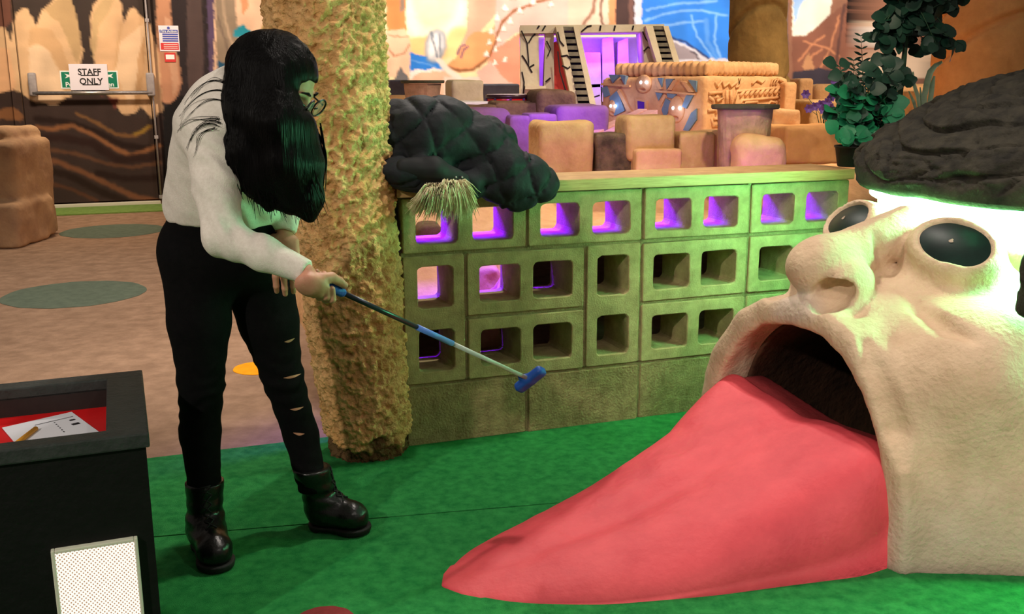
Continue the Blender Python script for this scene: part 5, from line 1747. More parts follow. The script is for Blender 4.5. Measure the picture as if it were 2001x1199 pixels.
rk('dark slate block behind the pillar edge', 752, 156, 792, 196, 8.6, m_slate, 73, 0.2, 0.02, 0.006)
rk('pale peach low rock behind the coat collar', 742, 186, 870, 214, 7.2, m_sand, 75, 0.25, 0.03, 0.01)
rk('rough brown rock seen through the left holes of the block wall', 806, 440, 860, 560, 4.1, m_rockbr, 77, 0.1, 0.04, 0.02, 9, sink=0.2)
rk('rough tan rock seen through the second row of wall holes', 922, 522, 976, 590, 3.80, m_rockb, 79, 0.07, 0.04, 0.014, 12, sink=0.20)

# left foreground rock by the door
def rl(p):
    d = rbox(p, A(4, 372, 8.3), (0.30, 0.35, 0.42), 0.06)
    d = smin(d, rbox(p, A(-6, 440, 8.15), (0.34, 0.35, 0.22), 0.05), 0.02)
    d = smin(d, rbox(p, A(-2, 300, 8.4), (0.24, 0.3, 0.22), 0.06), 0.03)
    d = smax(d, 0.004 - p[2], 0.002)
    return d + 0.03 * fbm(p[0] * 5, p[1] * 5, p[2] * 5, 3, 8)
cc_ = A(0, 372, 8.3)
v, q = surf(rl, cc_ - np.array([0.6, 0.6, 0.75]), cc_ + np.array([0.6, 0.6, 0.75]), 0.022)
v[:, 2] = np.maximum(v[:, 2], 0.003)
tag(obj('rock', v, q, mat('pinkish_rock', (196, 158, 118), (160, 124, 96), ns=3, rough=0.9, bump=0.5, bs=25)), 'big stacked brown rock at the left edge beside the painted door', 'rock')

# ------------------------------------------------------------------ stump tables
m_bark = mat('stump_render', (196, 154, 126), (120, 96, 76), ns=5, rough=0.9, bump=0.6, bs=35)
m_top = mat('worn_table_top', (86, 84, 62), (64, 62, 46), ns=8, rough=0.8, bump=0.3, bs=50)
def stump(label, x0, x1, ytop, ybot, Y, legx):
    a = A(x0, ytop, Y); b = A(x1, ytop, Y); c = (a + b) / 2; r = (b[0] - a[0]) / 2
    zb = A(x0, ybot, Y)[2] - 0.05
    t = thing('stump_table', label, 'table', (c[0], c[1], zb))
    n = 40
    def ring(rr, z, s):
        return [np.array([c[0] + rr * cos(2 * pi * k / n) * (1 + s * fbm(3 * cos(2 * pi * k / n), 3 * sin(2 * pi * k / n), z * 5, 2, 4)), c[1] + rr * sin(2 * pi * k / n) * (1 + s * fbm(3 * cos(2 * pi * k / n), 3 * sin(2 * pi * k / n), z * 5, 2, 4)), z]) for k in range(n)]
    zt = a[2]; th_ = 0.085 * r * 1.6
    def loft(rs, m_, nm):
        vs = [p for q in rs for p in q]; fs = []
        for i in range(len(rs) - 1):
            for k in range(n):
                k2 = (k + 1) % n; fs.append((i * n + k, i * n + k2, (i + 1) * n + k2, (i + 1) * n + k))
        fs.append(tuple(range(n))[::-1]); fs.append(tuple((len(rs) - 1) * n + k for k in range(n)))
        o = obj(nm, vs, fs, m_, t, smooth=False)
        return o
    loft([ring(r * 0.97, zt - th_, 0.06), ring(r, zt - th_ * 0.7, 0.06), ring(r, zt - th_ * 0.15, 0.06), ring(r * 0.98, zt, 0.06)], m_top, 'table_top')
    lr = r * legx
    hs = np.linspace(zb, zt - th_ - 0.001, 9)
    loft([ring(lr * np.interp(h, [zb, zb + 0.1, hs[-1]], [0.86, 0.92, 1.05]), h, 0.12) for h in hs], m_bark, 'stump_base')
stump('round stump table with dark worn top in front of the carved temple', 1391, 1523, 204, 306, 4.55, 0.78)
stump('small round stump table with dark top left of the tail mural', 784, 868, 157, 222, 6.6, 0.80)

# ------------------------------------------------------------------ red drum
m_drum = mat('red_drum', (206, 24, 30), rough=0.3, coat=0.4)
m_hoop = mat('dark_hoop', (50, 24, 30), rough=0.35)
a = A(949, 186, 6.55); b = A(1031, 186, 6.55); c = (a + b) / 2; r = (b[0] - a[0]) / 2; zd = A(990, 207, 6.55)[2]; zt = A(990, 185, 6.55)[2]
dr = thing('drum', 'shiny red drum with dark rim lying on brown rock', 'drum', (c[0], c[1], zd))
MB().lathe((c[0], c[1], zd), [(r * 0.9, 0.008), (r * 0.95, 0.012), (r * 0.95, zt - zd - 0.012), (r * 0.9, zt - zd - 0.006)], 40).obj('shell', m_drum, dr, smooth=True)
MB().lathe((c[0], c[1], zt - 0.012), [(r * 0.96, -0.012), (r * 1.0, -0.010), (r * 1.0, 0.012), (r * 0.95, 0.014)], 40).obj('hoop', m_hoop, dr, smooth=True)
MB().lathe((c[0], c[1], zd), [(r * 0.96, 0), (r * 1.0, 0.002), (r * 1.0, 0.018), (r * 0.955, 0.020)], 40).obj('hoop', m_hoop, dr, smooth=True)
MB().lathe((c[0], c[1], zt), [(r * 0.93, -0.001), (r * 0.93, 0.004), (r * 0.5, 0.005)], 40).obj('drum_head', mat('drum_skin', (226, 216, 210), rough=0.5), dr, smooth=True)
for k in range(8):
    an = 2 * pi * k / 8 + 0.2
    MB().box((c[0] + r * 0.97 * cos(an), c[1] + r * 0.97 * sin(an), (zd + zt) / 2), (0.007, 0.007, (zt - zd) / 2 - 0.02), frame((0, 0, 1))).obj('lug', m_hoop, dr)

# ------------------------------------------------------------------ cracked temple arch with stairs
m_cream = mat('cream_render', (226, 214, 180), (206, 192, 156), ns=5, rough=0.85, bump=0.3, bs=25)
m_crack = mat('painted_crack', (36, 30, 28), rough=0.8)
m_redp = mat('red_panel', (226, 84, 62), (206, 70, 54), ns=5, rough=0.7)
m_step = mat('grey_step', (134, 126, 104), (88, 84, 70), ns=8, rough=0.9)
YT = 7.7
def T(x, y, dy=0.0): return A(x, y, YT + dy)
def slab(mb, pts, y0, y1):
    """closed prism from a photo-plane outline standing at YT, from depth y0 to y1"""
    f0 = [T(x, y) + np.array([0, y0, 0]) for x, y in pts]; f1 = [p + np.array([0, y1 - y0, 0]) for p in f0]; n = len(pts)
    mb.add(f0 + f1, [tuple(range(n)), tuple(range(n, 2 * n))[::-1]] + [((i + 1) % n, i, n + i, n + (i + 1) % n) for i in range(n)])
    return mb
tm = thing('temple_arch', 'cream cracked temple arch with two stair ramps lit violet inside', 'temple', T(1160, 262))
for nm, pts, y0, y1, m_ in (
        ('left_post', [(1016, 52), (1052, 52), (1056, 264), (1018, 264)], -0.02, 0.34, m_cream),
        ('middle_post', [(1066, 58), (1082, 58), (1084, 264), (1060, 264)], 0.0, 0.30, m_cream),
        ('lintel', [(1016, 50), (1296, 48), (1298, 62), (1016, 66)], -0.05, 0.36, m_cream),
        ('right_post', [(1254, 60), (1276, 60), (1300, 110), (1330, 264), (1270, 264)], 0.0, 0.36, m_cream),
        ('red_wedge', [(1078, 84), (1088, 80), (1112, 150), (1126, 220), (1126, 264), (1078, 264)], 0.02, 0.2, m_redp),
        ('window_sill', [(1026, 167), (1066, 168), (1066, 175), (1026, 174)], -0.10, 0.0, m_cream)):
    slab(MB(), pts, y0, y1).obj(nm, m_, tm)
# stair ramps: cream sides with grey treads
def ramp(pl, pr, rows, nm):
    sl = MB(); 
    (x0, y0), (x1, y1) = pl; (x2, y2), (x3, y3) = pr
    slab(sl, [(x0 - 14, y0), (x0, y0), (x1, y1), (x1 - 10, y1)], -0.16, 0.1)
    slab(sl, [(x2, y2), (x2 + 10, y2), (x3 + 12, y3), (x3, y3)], -0.16, 0.1)
    so_ = sl.obj(nm, m_cream, tm)
    for k in range(rows):
        t0, t1 = k / rows, (k + 0.62) / rows
        pts = [(x0 + (x1 - x0) * t0, y0 + (y1 - y0) * t0), (x2 + (x3 - x2) * t0, y2 + (y3 - y2) * t0), (x2 + (x3 - x2) * t1, y2 + (y3 - y2) * t1), (x0 + (x1 - x0) * t1, y0 + (y1 - y0) * t1)]
        slab(MB(), pts, -0.14 - 0.004 * k, 0.06).obj('step', m_step, so_)
    slab(MB(), [(x0, y0), (x2, y2), (x3, y3), (x1, y1)], -0.03, 0.05).obj('riser_back', mat('dark_riser', (72, 66, 54), rough=0.9), so_)
ramp(((1098, 54), (1139, 262)), ((1118, 54), (1162, 262)), 17, 'stair_ramp')
ramp(((1270, 53), (1296, 150)), ((1290, 53), (1318, 150)), 9, 'stair_ramp')
# inside: tall back blocks, violet lit
ib2 = MB()
slab(ib2, [(1020, 66), (1262, 66), (1262, 264), (1020, 264)], 0.50, 0.56).obj('inner_wall', m_cream, tm)
for nm_, pts in (('inner_block', [(1140, 100), (1180, 100), (1182, 170), (1140, 172)]), ('inner_block', [(1184, 72), (1206, 68), (1212, 200), (1184, 200)]), ('inner_block', [(1216, 78), (1236, 70), (1240, 200), (1214, 200)]), ('inner_block', [(1138, 166), (1180, 164), (1182, 215), (1138, 215)])):
    slab(MB(), pts, 0.30, 0.46).obj(nm_, m_cream, tm)
cr = MB()
for pts in ([(1019, 60), (1030, 84), (1033, 120), (1034, 132), (1028, 120), (1020, 108)], [(1033, 84), (1040, 72), (1046, 66)], [(1034, 132), (1044, 126)], [(1034, 132), (1040, 142)], [(1020, 140), (1024, 160), (1022, 200)],
            [(1090, 62), (1094, 80), (1102, 90)], [(1096, 110), (1108, 108), (1116, 116)], [(1098, 128), (1110, 134), (1114, 130)], [(1090, 100), (1094, 140), (1106, 180), (1124, 200)], [(1068, 80), (1076, 96), (1070, 110)], [(1066, 160), (1076, 152)],
            [(1050, 56), (1054, 50)], [(1060, 60), (1066, 50)], [(1136, 62), (1148, 52), (1156, 50)], [(1172, 60), (1174, 50)], [(1200, 60), (1202, 50)], [(1236, 58), (1238, 50)], [(1130, 112), (1136, 104), (1138, 92)],
            [(1256, 62), (1262, 76), (1270, 84)], [(1258, 100), (1266, 92), (1274, 96)], [(1140, 176), (1160, 190), (1172, 186)], [(1146, 200), (1160, 206), (1170, 216)], [(1200, 180), (1214, 190)]):
    cr = MB(); cr.tube([T(x, y, -0.165 if 1086 < x < 1130 and y > 60 else -0.055 if y < 66 else -0.024) for x, y in pts], 0.0065, 4); cr.obj('painted_crack', m_crack, tm)

# ------------------------------------------------------------------ carved temple box with lid
m_stone = mat('carved_sandstone', (226, 178, 126), (200, 150, 100), ns=6, rough=0.9, bump=0.5, bs=40)
m_teal = mat('faded_blue_paint', (120, 146, 158), (96, 118, 134), ns=6, rough=0.85)
m_led2 = mat('white_blue_bulb', (220, 230, 255), emit=(0.45, 0.6, 1.0), es=16)
cb_ = A(1376, 250, 6.1); 
lf_ = A(1176, 232, 6.75); rt_ = A(1536, 240, 6.75)
zb_ = 0.86
zt_b = A(1376, 148, 6.1)[2]
pts2 = [cb_[:2], rt_[:2], rt_[:2] + lf_[:2] - cb_[:2], lf_[:2]]
tb = thing('carved_temple', 'sandstone temple block with flat lid, carved faces and glowing skull eyes', 'temple', (*cb_[:2], zb_))
exr = (rt_ - cb_); exr[2] = 0; Lr = np.linalg.norm(exr); exr /= Lr
exl = (lf_ - cb_); exl[2] = 0; Ll = np.linalg.norm(exl); exl /= Ll
nl_ = np.cross(ZU, exl); nl_ /= np.linalg.norm(nl_)
if nl_[1] > 0: nl_ = -nl_
nr_ = np.cross(exr, ZU); nr_ /= np.linalg.norm(nr_)
if nr_[1] > 0: nr_ = -nr_
cen2 = (pts2[0] + pts2[2]) / 2
inv = np.linalg.inv(np.stack([exr[:2], exl[:2]], 1))
def tbox(p):
    a = inv[0, 0] * (p[0] - cb_[0]) + inv[0, 1] * (p[1] - cb_[1]); b = inv[1, 0] * (p[0] - cb_[0]) + inv[1, 1] * (p[1] - cb_[1])
    q = np.maximum(np.abs(a - Lr / 2) - Lr / 2 + 0.03, np.abs(b - Ll / 2) - Ll / 2 + 0.03)
    d = smax(q - 0.03, np.abs(p[2] - (zb_ + zt_b) / 2) - (zt_b - zb_) / 2, 0.03)
    return d + 0.008 * fbm(p[0] * 9, p[1] * 9, p[2] * 9, 2, 3)
lo_ = np.array([min(p[0] for p in pts2), min(p[1] for p in pts2), zb_]) - 0.05; hi_ = np.array([max(p[0] for p in pts2), max(p[1] for p in pts2), zt_b]) + 0.05
v, q = surf(tbox, lo_, hi_, 0.02)
obj('block', v, q, m_stone, tb)
ridge0 = A(1196, 130, 6.5)
def lid(p):
    a = inv[0, 0] * (p[0] - cb_[0]) + inv[0, 1] * (p[1] - cb_[1]); b = inv[1, 0] * (p[0] - cb_[0]) + inv[1, 1] * (p[1] - cb_[1])
    q = np.maximum(np.abs(a - Lr * 0.47) - Lr * 0.42 + 0.05, np.abs(b - Ll * 0.48) - Ll * 0.46 + 0.05)
    zt2 = zt_b + 0.085
    d = smax(q - 0.05, np.abs(p[2] - (zt_b + zt2) / 2) - (zt2 - zt_b) / 2, 0.035)
    rid = 0.006 * np.sin(a * 120) * np.clip((b < 0.06), 0, 1) + 0.006 * np.sin(b * 120) * (a < 0.12)
    return d + rid + 0.006 * fbm(p[0] * 9, p[1] * 9, p[2] * 9, 2, 6)
v, q = surf(lid, lo_ + np.array([0, 0, zt_b - zb_]), hi_ + np.array([0, 0, 0.16]), 0.012)
obj('lid', v, q, m_stone, tb)
# point on the left face / right face from photo pixels
def onface(x, y, n_, off=0.0):
    d = ray(x, y); q0 = cb_ + n_ * off; t = ((q0 - CPOS) @ n_) / (d @ n_); return CPOS + d * t
def inlay(pts, n_, m_, nm, th_=0.012, off=0.0, par=None):
    f0 = [onface(x, y, n_, off - 0.015) for x, y in pts]; f1 = [p + n_ * (th_ + 0.015) for p in f0]; n = len(pts)
    fs = [tuple(range(n)), tuple(range(n, 2 * n))[::-1]] + [((i + 1) % n, i, n + i, n + (i + 1) % n) for i in range(n)]
    return obj(nm, f0 + f1, fs, m_, par or tb, smooth=False)
for pts in ([(1195, 146), (1214, 146), (1202, 162)], [(1216, 146), (1228, 148), (1226, 166)], [(1290, 152), (1300, 152), (1298, 172)], [(1306, 154), (1322, 154), (1308, 174)], [(1350, 156), (1366, 158), (1366, 180)],
            [(1286, 180), (1300, 182), (1292, 196)], [(1308, 182), (1326, 184), (1320, 192), (1310, 190)], [(1346, 186), (1360, 186), (1346, 212), (1338, 208)], [(1356, 220), (1366, 212), (1366, 234), (1350, 256), (1340, 254)], [(1180, 172), (1190, 168), (1196, 186), (1186, 190)], [(1196, 190), (1212, 176), (1226, 216), (1206, 226)], [(1306, 192), (1318, 200), (1304, 232), (1298, 214)]):
    inlay(pts, nl_, m_teal, 'blue_inlay')
m_stoned = mat('shaded_carving', (166, 124, 86), (140, 100, 70), ns=7, rough=0.9)
for pts in ([(1180, 162), (1236, 166), (1236, 170), (1180, 166)], [(1286, 176), (1364, 182), (1364, 186), (1286, 180)], [(1322, 156), (1330, 156), (1318, 176), (1310, 175)], [(1336, 158), (1346, 160), (1362, 180), (1352, 180)], [(1286, 152), (1290, 152), (1300, 174), (1292, 174)], [(1298, 196), (1304, 184), (1308, 186), (1296, 208)], [(1212, 178), (1216, 174), (1240, 218), (1232, 218)]):
    inlay(pts, nl_, m_stone, 'raised_rib', 0.016)
# skulls and their bulbs
for (x, y, rx, ry, ew) in ((1258, 164, 20, 18, 5.2), (1198, 210, 13, 18, 4.2), (1322, 214, 20, 26, 6.4)):
    c_ = onface(x, y, nl_, 0.0); r_x = rx * 6.3 / FPX
    axl = np.array([exl, ZU, nl_])
    def sk(p): 
        d = ellr(p, c_, (r_x, ry * 6.3 / FPX, 0.022), axl)
        return smax(d, -ellr(p, c_ - ZU * ry * 0.62 * 6.3 / FPX + nl_ * 0.018, (r_x * 0.45, ry * 0.16 * 6.3 / FPX, 0.02), axl), 0.004)
    v, q = surf(sk, c_ - 0.11, c_ + 0.11, 0.005)
    so_ = obj('carved_skull', v, q, m_stone, tb)
    for s in (-1, 1):
        e_ = onface(x + s * ew, y - 3, nl_, 0.020)
        MB().lathe(e_, [(0, -0.010)] + [(0.0095 * cos(a), 0.0095 * sin(a)) for a in np.linspace(-1.1, 1.1, 6)] + [(0, 0.0095)], 12, frame(nl_), False).obj('glowing_eye', m_led2, so_, smooth=True)
for (x, y) in ((1258, 160), (1322, 216), (1198, 207)):
    l = bpy.data.lights.new('eye_glow', 'POINT'); l.energy = 0.3; l.color = (0.4, 0.55, 1.0); l.shadow_soft_size = 0.02
    lo2 = bpy.data.objects.new('eye_glow', l); COL.objects.link(lo2); lo2.location = onface(x, y, nl_, 0.09)
# small doorway under the top skull
inlay([(1248, 192), (1270, 196), (1270, 222), (1250, 222)], nl_, m_stone, 'door_surround', 0.018)
inlay([(1253, 197), (1266, 199), (1266, 220), (1254, 220)], nl_, mat('violet_opening', (80, 20, 170), rough=0.7), 'door_opening', 0.021)
# carved relief on the right face
cv = MB()
def rel_(pts, r=0.011):
    cv.tube([onface(x, y, nr_, 0.004) for x, y in pts], r, 5)
rel_([(1386, 182), (1410, 180), (1412, 192), (1400, 198), (1396, 192), (1402, 188)]); rel_([(1386, 190), (1394, 196), (1394, 206)])
rel_([(1420, 176), (1420, 206)]); rel_([(1428, 175), (1428, 206)])
rel_([(1434, 204), (1440, 178), (1532, 170), (1534, 214)], 0.009)
for k in range(9): rel_([(1446 + k * 9.6, 188 - k * 0.7), (1453 + k * 9.6, 178 - k * 0.8)], 0.013)
rel_([(1446, 206), (1450, 196), (1530, 190)], 0.009); rel_([(1456, 208), (1456, 200), (1480, 198), (1480, 208)], 0.008); rel_([(1500, 206), (1506, 198), (1516, 200), (1514, 208)], 0.008)
for k in range(4): rel_([(1522, 196 + k * 8), (1531, 190 + k * 8)], 0.011)
rel_([(1384, 216), (1398, 214), (1400, 222)], 0.011); rel_([(1390, 230), (1392, 246), (1404, 246), (1402, 232), (1394, 232)], 0.011)
rel_([(1398, 160), (1402, 170), (1410, 158), (1414, 170), (1424, 162), (1428, 170), (1440, 160)], 0.009); rel_([(1446, 152), (1444, 168), (1438, 170)], 0.009)
for k in range(3): rel_([(1506 + k * 5, 166), (1510 + k * 5, 156), (1518 + k * 4, 152 + k * 2), (1526 + k * 2, 160)], 0.007)
rel_([(1470, 164), (1478, 156), (1488, 162), (1494, 156)], 0.009)
cv.obj('carved_relief', m_stone, tb, smooth=True)
# step stone to the right of the temple block
inl = rk('rough sandstone buttress at the right end of the carved temple', 1526, 160, 1552, 250, 6.6, m_stone, 91, 0.12, 0.03, 0.012)
# plank ramps leaning on the temple
m_pinkw = mat('pinkish_timber', (206, 158, 150), (186, 136, 130), ns=5, rough=0.8, stretch=(3, 3, 3))
for (x0, y0, x1, y1, Y0, Y1, lb) in ((1150, 268, 1256, 218, 5.5, 6.3, 'longer pinkish timber ramp leaning up to the temple doorway'), (1160, 278, 1276, 220, 5.2, 6.2, 'shorter pinkish timber ramp beside the first ramp, nearer the camera')):
    p0_, p1_ = A(x0, y0, Y0), A(x1, y1, Y1); d_ = p1_ - p0_; L_ = np.linalg.norm(d_)
    fr2 = frame(d_ / L_)
    o = MB().box((p0_ + p1_) / 2, (0.03, 0.018, L_ / 2), fr2, 0.005).obj('timber_ramp', m_pinkw); tag(o, lb, 'ramp')

# ------------------------------------------------------------------ columns
def column(label, prof_px, Y, material, seed, grooves=()):
    n = 80
    ys = np.array([p[0] for p in prof_px], float)
    yy = np.linspace(ys[0], ys[-1], 90)
    xl = np.interp(yy, ys, [p[1] for p in prof_px]); xr = np.interp(yy, ys, [p[2] for p in prof_px])
    vs = []
    for y, a, b in zip(yy, xl, xr):
        pa, pb = A(a, y, Y), A(b, y, Y); c = (pa + pb) / 2; r = (pb[0] - pa[0]) / 2
        th_ = np.linspace(0, 2 * pi, n, endpoint=False)
        rr = r * (1 + 0.05 * fbm(np.cos(th_) * 1.5, np.sin(th_) * 1.5, c[2] * 2.5, 3, seed) + 0.012 * vn(np.cos(th_) * 12, np.sin(th_) * 12, c[2] * 14, seed))
        g_ = np.zeros(n)
        for (k, ph_) in grooves:
            g_ += np.exp(-(((c[2] - ph_ - k * np.sin(th_ + seed)) / 0.025) ** 2))
        rr = rr - 0.035 * np.minimum(g_, 1) * r / 0.25
        vs.append(np.stack([c[0] + rr * np.cos(th_), Y + r * 0.9 + rr * np.sin(th_), np.full(n, c[2])], 1))
    V_ = np.concatenate(vs[::-1])
    i_, j_ = np.meshgrid(np.arange(89), np.arange(n), indexing='ij')
    a = (i_ * n + j_).ravel(); b = (i_ * n + (j_ + 1) % n).ravel()
    o = obj('rock_column', V_, np.stack([a, b, b + n, a + n], 1), material); tag(o, label, 'rock column')
column('tall olive stone column behind the carved temple', [(-120, 1436, 1556), (0, 1438, 1552), (60, 1436, 1550), (150, 1434, 1556), (200, 1440, 1566), (270, 1446, 1580)], 7.2, m_olive, 3, ((0.10, 1.95), (0.16, 1.62), (-0.12, 1.35)))
column('broad orange rock column right of the trees', [(-120, 1886, 2110), (0, 1884, 2100), (60, 1876, 2100), (120, 1874, 2110), (260, 1862, 2130)], 6.0, m_orange, 9, ((0.16, 1.72), (0.2, 1.45)))

# ------------------------------------------------------------------ violet lights in the garden
area('violet_strip', W(0.0, 0.905, -0.30), W(0.0, 0.70, -0.19), 42, (0.10, 0.0, 1.0), 1.8, 0.03, 110)
area('violet_flood', T(1200, 72, 0.12), T(1190, 150, 0.5), 14, (0.12, 0.02, 1.0), 0.8, 0.1, 120)
area('violet_flood', T(1044, 78, 0.2), T(1044, 140, 0.5), 4, (0.20, 0.04, 1.0), 0.3, 0.06, 120)
area('violet_flood', A(1100, 120, 5.0), A(1100, 240, 5.6), 3.0, (0.30, 0.08, 1.0), 0.4, 0.2, 80)

# ------------------------------------------------------------------ plants
m_leafd = mat('dark_leaf', (22, 62, 46), (14, 40, 32), ns=10, rough=0.5, spec=0.4)
m_leaflit = mat('lit_green_leaf', (30, 128, 84), (18, 92, 62), ns=10, rough=0.5, spec=0.4)
m_stem = mat('green_stem', (38, 74, 48), (26, 52, 34), ns=20, rough=0.7)
m_leafp = mat('purple_flower', (92, 60, 140), (66, 44, 112), ns=12, rough=0.6)
m_leafs = mat('sage_leaf', (150, 176, 148), (122, 150, 122), ns=10, rough=0.7)
m_pot = mat('black_pot', (24, 30, 26), rough=0.5)


def leaf_mesh(name, L_, W_, material, cup_=0.12, pointy=1.0):
    vs = []; fs = []
    for i in range(5):
        t = i / 4
        w_ = W_ * (sin(pi * (0.06 + 0.90 * t ** pointy)) ** 0.8)
        z = -cup_ * L_ * (t - 0.4) ** 2
        vs += [(-w_ / 2, t * L_, z + cup_ * w_ * 0.5), (0, t * L_, z), (w_ / 2, t * L_, z + cup_ * w_ * 0.5)]
    for i in range(4):
        a = i * 3
        fs += [(a, a + 1, a + 4, a + 3), (a + 1, a + 2, a + 5, a + 4)]
    return mesh(name, vs, fs, material, True)


def add_leaf(me, pos, ydir, up, parent, sc=1.0):
    y = Vector(ydir).normalized(); z = Vector(up); z = (z - y * z.dot(y))
    if z.length < 1e-3: z = Vector((0, 1, 0.2)) - y * y.dot(Vector((0, 1, 0.2)))
    z.normalize(); x = y.cross(z)
    M = Matrix(((x.x * sc, y.x * sc, z.x * sc, 0), (x.y * sc, y.y * sc, z.y * sc, 0), (x.z * sc, y.z * sc, z.z * sc, 0), (0, 0, 0, 1)))
    M.translation = Vector(pos)
    return place('leaf', me, M, parent)


rng = random.Random(11)
# bushy potted plant on the end of the coping board
YP = 3.98
pz = CO[4] + 0.041
pc_ = A(1664, 300, YP); pc_[2] = pz
bush = thing('potted_bush', 'bushy green plant in a black pot on the end of the coping board', 'plant', pc_)
pot_h = 0.075
MB().lathe(pc_, [(0.048, 0.0), (0.052, 0.004), (0.064, pot_h), (0.068, pot_h), (0.068, pot_h + 0.008), (0.060, pot_h + 0.008), (0.056, pot_h - 0.012)], 28).obj('pot', m_pot, bush, smooth=True)
lg = leaf_mesh('leaf_round_lit', 0.060, 0.062, m_leaflit, 0.18, 0.85); ld_ = leaf_mesh('leaf_round_dark', 0.060, 0.058, m_leafd, 0.18, 0.85)
stp = MB()
ends = []
for k in range(40):
    tx = rng.uniform(1624, 1768); ty = rng.uniform(120, 290); tY = YP + rng.uniform(-0.12, 0.16)
    tip = A(tx, ty, tY); b0 = pc_ + np.array([rng.uniform(-0.03, 0.03), rng.uniform(-0.03, 0.03), pot_h - 0.01])
    mid_ = b0 * 0.5 + tip * 0.5 + np.array([0, 0, 0.05])
    stp.tube([b0, mid_, tip], [0.003, 0.0024, 0.0012], 5)
    for j in range(6):
        t = 0.35 + 0.65 * j / 5
        p_ = b0 * (1 - t) ** 2 + 2 * mid_ * t * (1 - t) + tip * t * t
        an = rng.uniform(0, 2 * pi)
        yd = np.array([cos(an), sin(an) * 0.7 - 0.2, rng.uniform(-0.4, 0.5)])
        add_leaf(lg if (p_[2] < 1.22 and rng.random() < 0.72) else ld_, p_, yd, (rng.uniform(-0.5, 0.5), -0.8, rng.uniform(0.1, 0.9)), bush, rng.uniform(0.65, 1.15))  # brighter leaves low down: the strip's green light put into their colour
for (x, y) in ((1668, 272), (1690, 284), (1662, 284), (1636, 258), (1642, 280)):
    add_leaf(lg, A(x, y, YP - 0.10), (rng.uniform(-1, 1), 0, 0.3), (0, -1, 0.3), bush, 1.0)
stp.obj('stems', m_stem, bush, smooth=True)

# taller tree whose dark crown hangs over the top of the frame
YR = 4.35
tr0 = A(1742, 330, YR)
tree = thing('leafy_tree', 'slim tree with a dark leafy crown cut by the top of the frame', 'tree', (tr0[0], tr0[1], 0.78))
trk = MB()
path = [A(1738, 380, YR), A(1744, 260, YR), A(1758, 190, YR), A(1766, 120, YR), A(1772, 60, YR), A(1776, -20, YR), A(1780, -90, YR)]
trk.tube(path, [0.014, 0.013, 0.012, 0.011, 0.009, 0.007, 0.004], 8).obj('trunk', m_stem, tree, smooth=True)
ltd = leaf_mesh('leaf_dark', 0.072, 0.070, m_leafd, 0.15, 0.9); lts = leaf_mesh('leaf_slim', 0.085, 0.040, m_leafd, 0.12, 1.0)
br = MB()
for k in range(40):
    s_ = A(1766 + rng.uniform(-4, 10), rng.uniform(-60, 96), YR)
    tip = A(rng.uniform(1700, 1884), rng.uniform(-50, 100), YR + rng.uniform(-0.16, 0.22))
    md = (s_ + tip) / 2 + np.array([0, 0, 0.03])
    br.tube([s_, md, tip], [0.0035, 0.0026, 0.001], 5)
    for j in range(7):
        t = 0.3 + 0.7 * j / 6
        p_ = s_ * (1 - t) ** 2 + 2 * md * t * (1 - t) + tip * t * t
        an = rng.uniform(0, 2 * pi)
        add_leaf(ltd if rng.random() < 0.7 else lts, p_, (cos(an), 0.5 * sin(an), rng.uniform(-0.9, 0.3)), (rng.uniform(-0.5, 0.5), -0.8, 0.5), tree, rng.uniform(0.6, 1.1))
for (x, y) in ((1742, 106), (1760, 128), (1744, 120), (1776, 132), (1800, 84), (1822, 80), (1838, 72), (1720, 84), (1735, 70), (1728, 108), (1740, 118), (1752, 120)):
    add_leaf(ltd, A(x, y, YR - 0.06), (rng.uniform(-1, 1), 0, -0.5), (0, -1, 0.3), tree, 0.9)
br.obj('branches', m_stem, tree, smooth=True)
# fern spray left of the tree
YF = 4.7
f0 = A(1676, 300, YF)
fern = thing('fern_spray', 'thin dark fern sprays rising behind the bushy potted plant', 'plant', (f0[0], f0[1], 0.80))
lfm = leaf_mesh('leaf_fern', 0.040, 0.012, m_leafd, 0.1, 1.0)
fs_ = MB()
for (x0, y0, x1, y1) in ((1676, 300, 1668, 118), (1682, 300, 1682, 70), (1670, 300, 1640, 130), (1690, 300, 1694, 130)):
    pts = [A(x0 + (x1 - x0) * t + 5 * sin(pi * t), y0 + (y1 - y0) * t, YF) for t in np.linspace(0, 1, 9)]
    fs_.tube(pts, [0.003] * 6 + [0.002, 0.0015, 0.001], 4)
    for t in np.linspace(0.45, 1, 11):
        p_ = A(x0 + (x1 - x0) * t + 5 * sin(pi * t), y0 + (y1 - y0) * t, YF)
        for s in (-1, 1): add_leaf(lfm, p_, (s, 0, 0.45), (0, -1, 0.2), fern, rng.uniform(0.7, 1.1))
fs_.obj('stems', m_stem, fern, smooth=True)
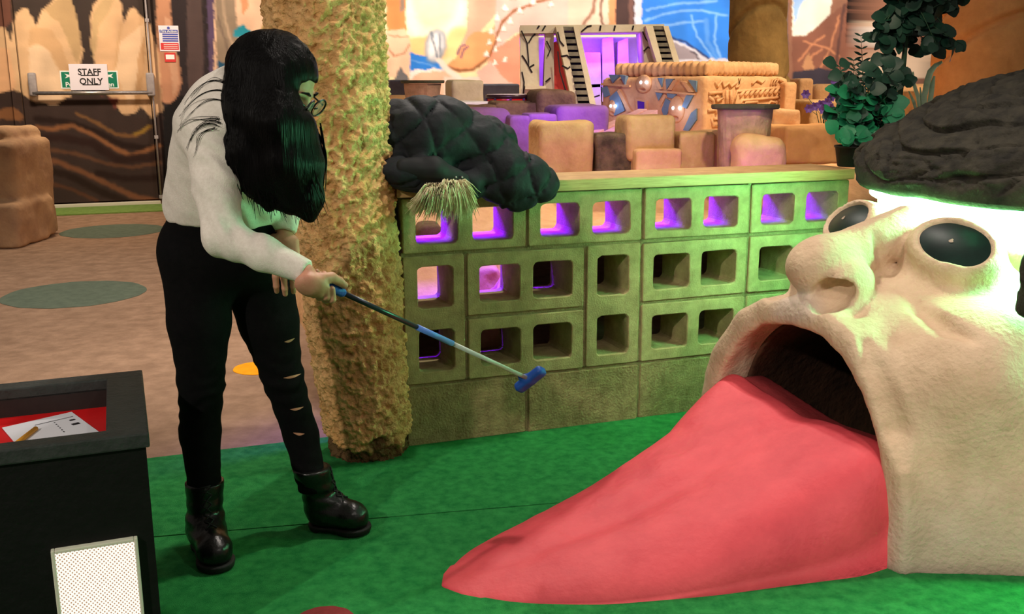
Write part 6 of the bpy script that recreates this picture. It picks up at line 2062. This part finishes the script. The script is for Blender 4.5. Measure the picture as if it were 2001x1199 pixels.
# purple flowers
YU = 6.2
u0 = A(1612, 250, YU)
pf_ = thing('purple_flowers', 'spray of purple flowers in front of the square tan ledge stone', 'plant', (u0[0], u0[1], u0[2] - 0.1))
pl = leaf_mesh('petal', 0.035, 0.030, m_leafp, 0.2, 0.9)
ps = MB()
for (cx_, cy_) in ((1580, 212), (1592, 208), (1604, 204), (1616, 200), (1624, 190), (1628, 172), (1632, 160), (1608, 214), (1622, 210), (1574, 184)):
    p_ = A(cx_, cy_, YU + rng.uniform(-0.05, 0.05))
    ps.tube([u0 + np.array([0, 0, -0.1]), (u0 + p_) / 2 + np.array([0, 0, 0.02]), p_], [0.003, 0.0025, 0.0015], 4)
    for k in range(6):
        an = 2 * pi * k / 6
        me_o = add_leaf(pl, p_, (cos(an), -0.3, sin(an)), (0, -1, 0), pf_, 0.85); me_o.name = 'petal'
ps.obj('stems', m_stem, pf_, smooth=True)
# pale sage plume leaves
YS = 5.4
s0_ = A(1806, 240, YS)
sg = thing('sage_plume_plant', 'pale sage-green plume leaves standing behind the dark cap', 'plant', (s0_[0], s0_[1], s0_[2] - 0.15))
for (pts, w_) in (([(1808, 240), (1806, 190), (1812, 160), (1818, 140), (1828, 128), (1842, 120)], 0.036), ([(1800, 240), (1794, 190), (1786, 165), (1784, 140)], 0.022), ([(1812, 240), (1818, 195), (1822, 165), (1826, 148)], 0.030), ([(1796, 240), (1786, 200), (1776, 178)], 0.018), ([(1804, 240), (1800, 190), (1798, 170)], 0.016)):
    p3 = [A(x, y, YS + 0.03 * i / len(pts)) for i, (x, y) in enumerate(pts)]
    n = len(p3); vs = []; fs = []
    for i, p_ in enumerate(p3):
        t = i / (n - 1); ww_ = w_ * (0.25 + 0.75 * sin(pi * min(0.15 + t * 0.8, 1)))
        tn = p3[min(i + 1, n - 1)] - p3[max(i - 1, 0)]; sd2 = np.cross(tn, (0, 1, 0)); sd2 /= np.linalg.norm(sd2)
        vs += [p_ - sd2 * ww_ / 2, p_ + np.array([0, 0.008, 0]), p_ + sd2 * ww_ / 2]
    for i in range(n - 1):
        a = 3 * i; fs += [(a, a + 1, a + 4, a + 3), (a + 1, a + 2, a + 5, a + 4)]
    obj('leaf', vs, fs, m_leafs, sg)
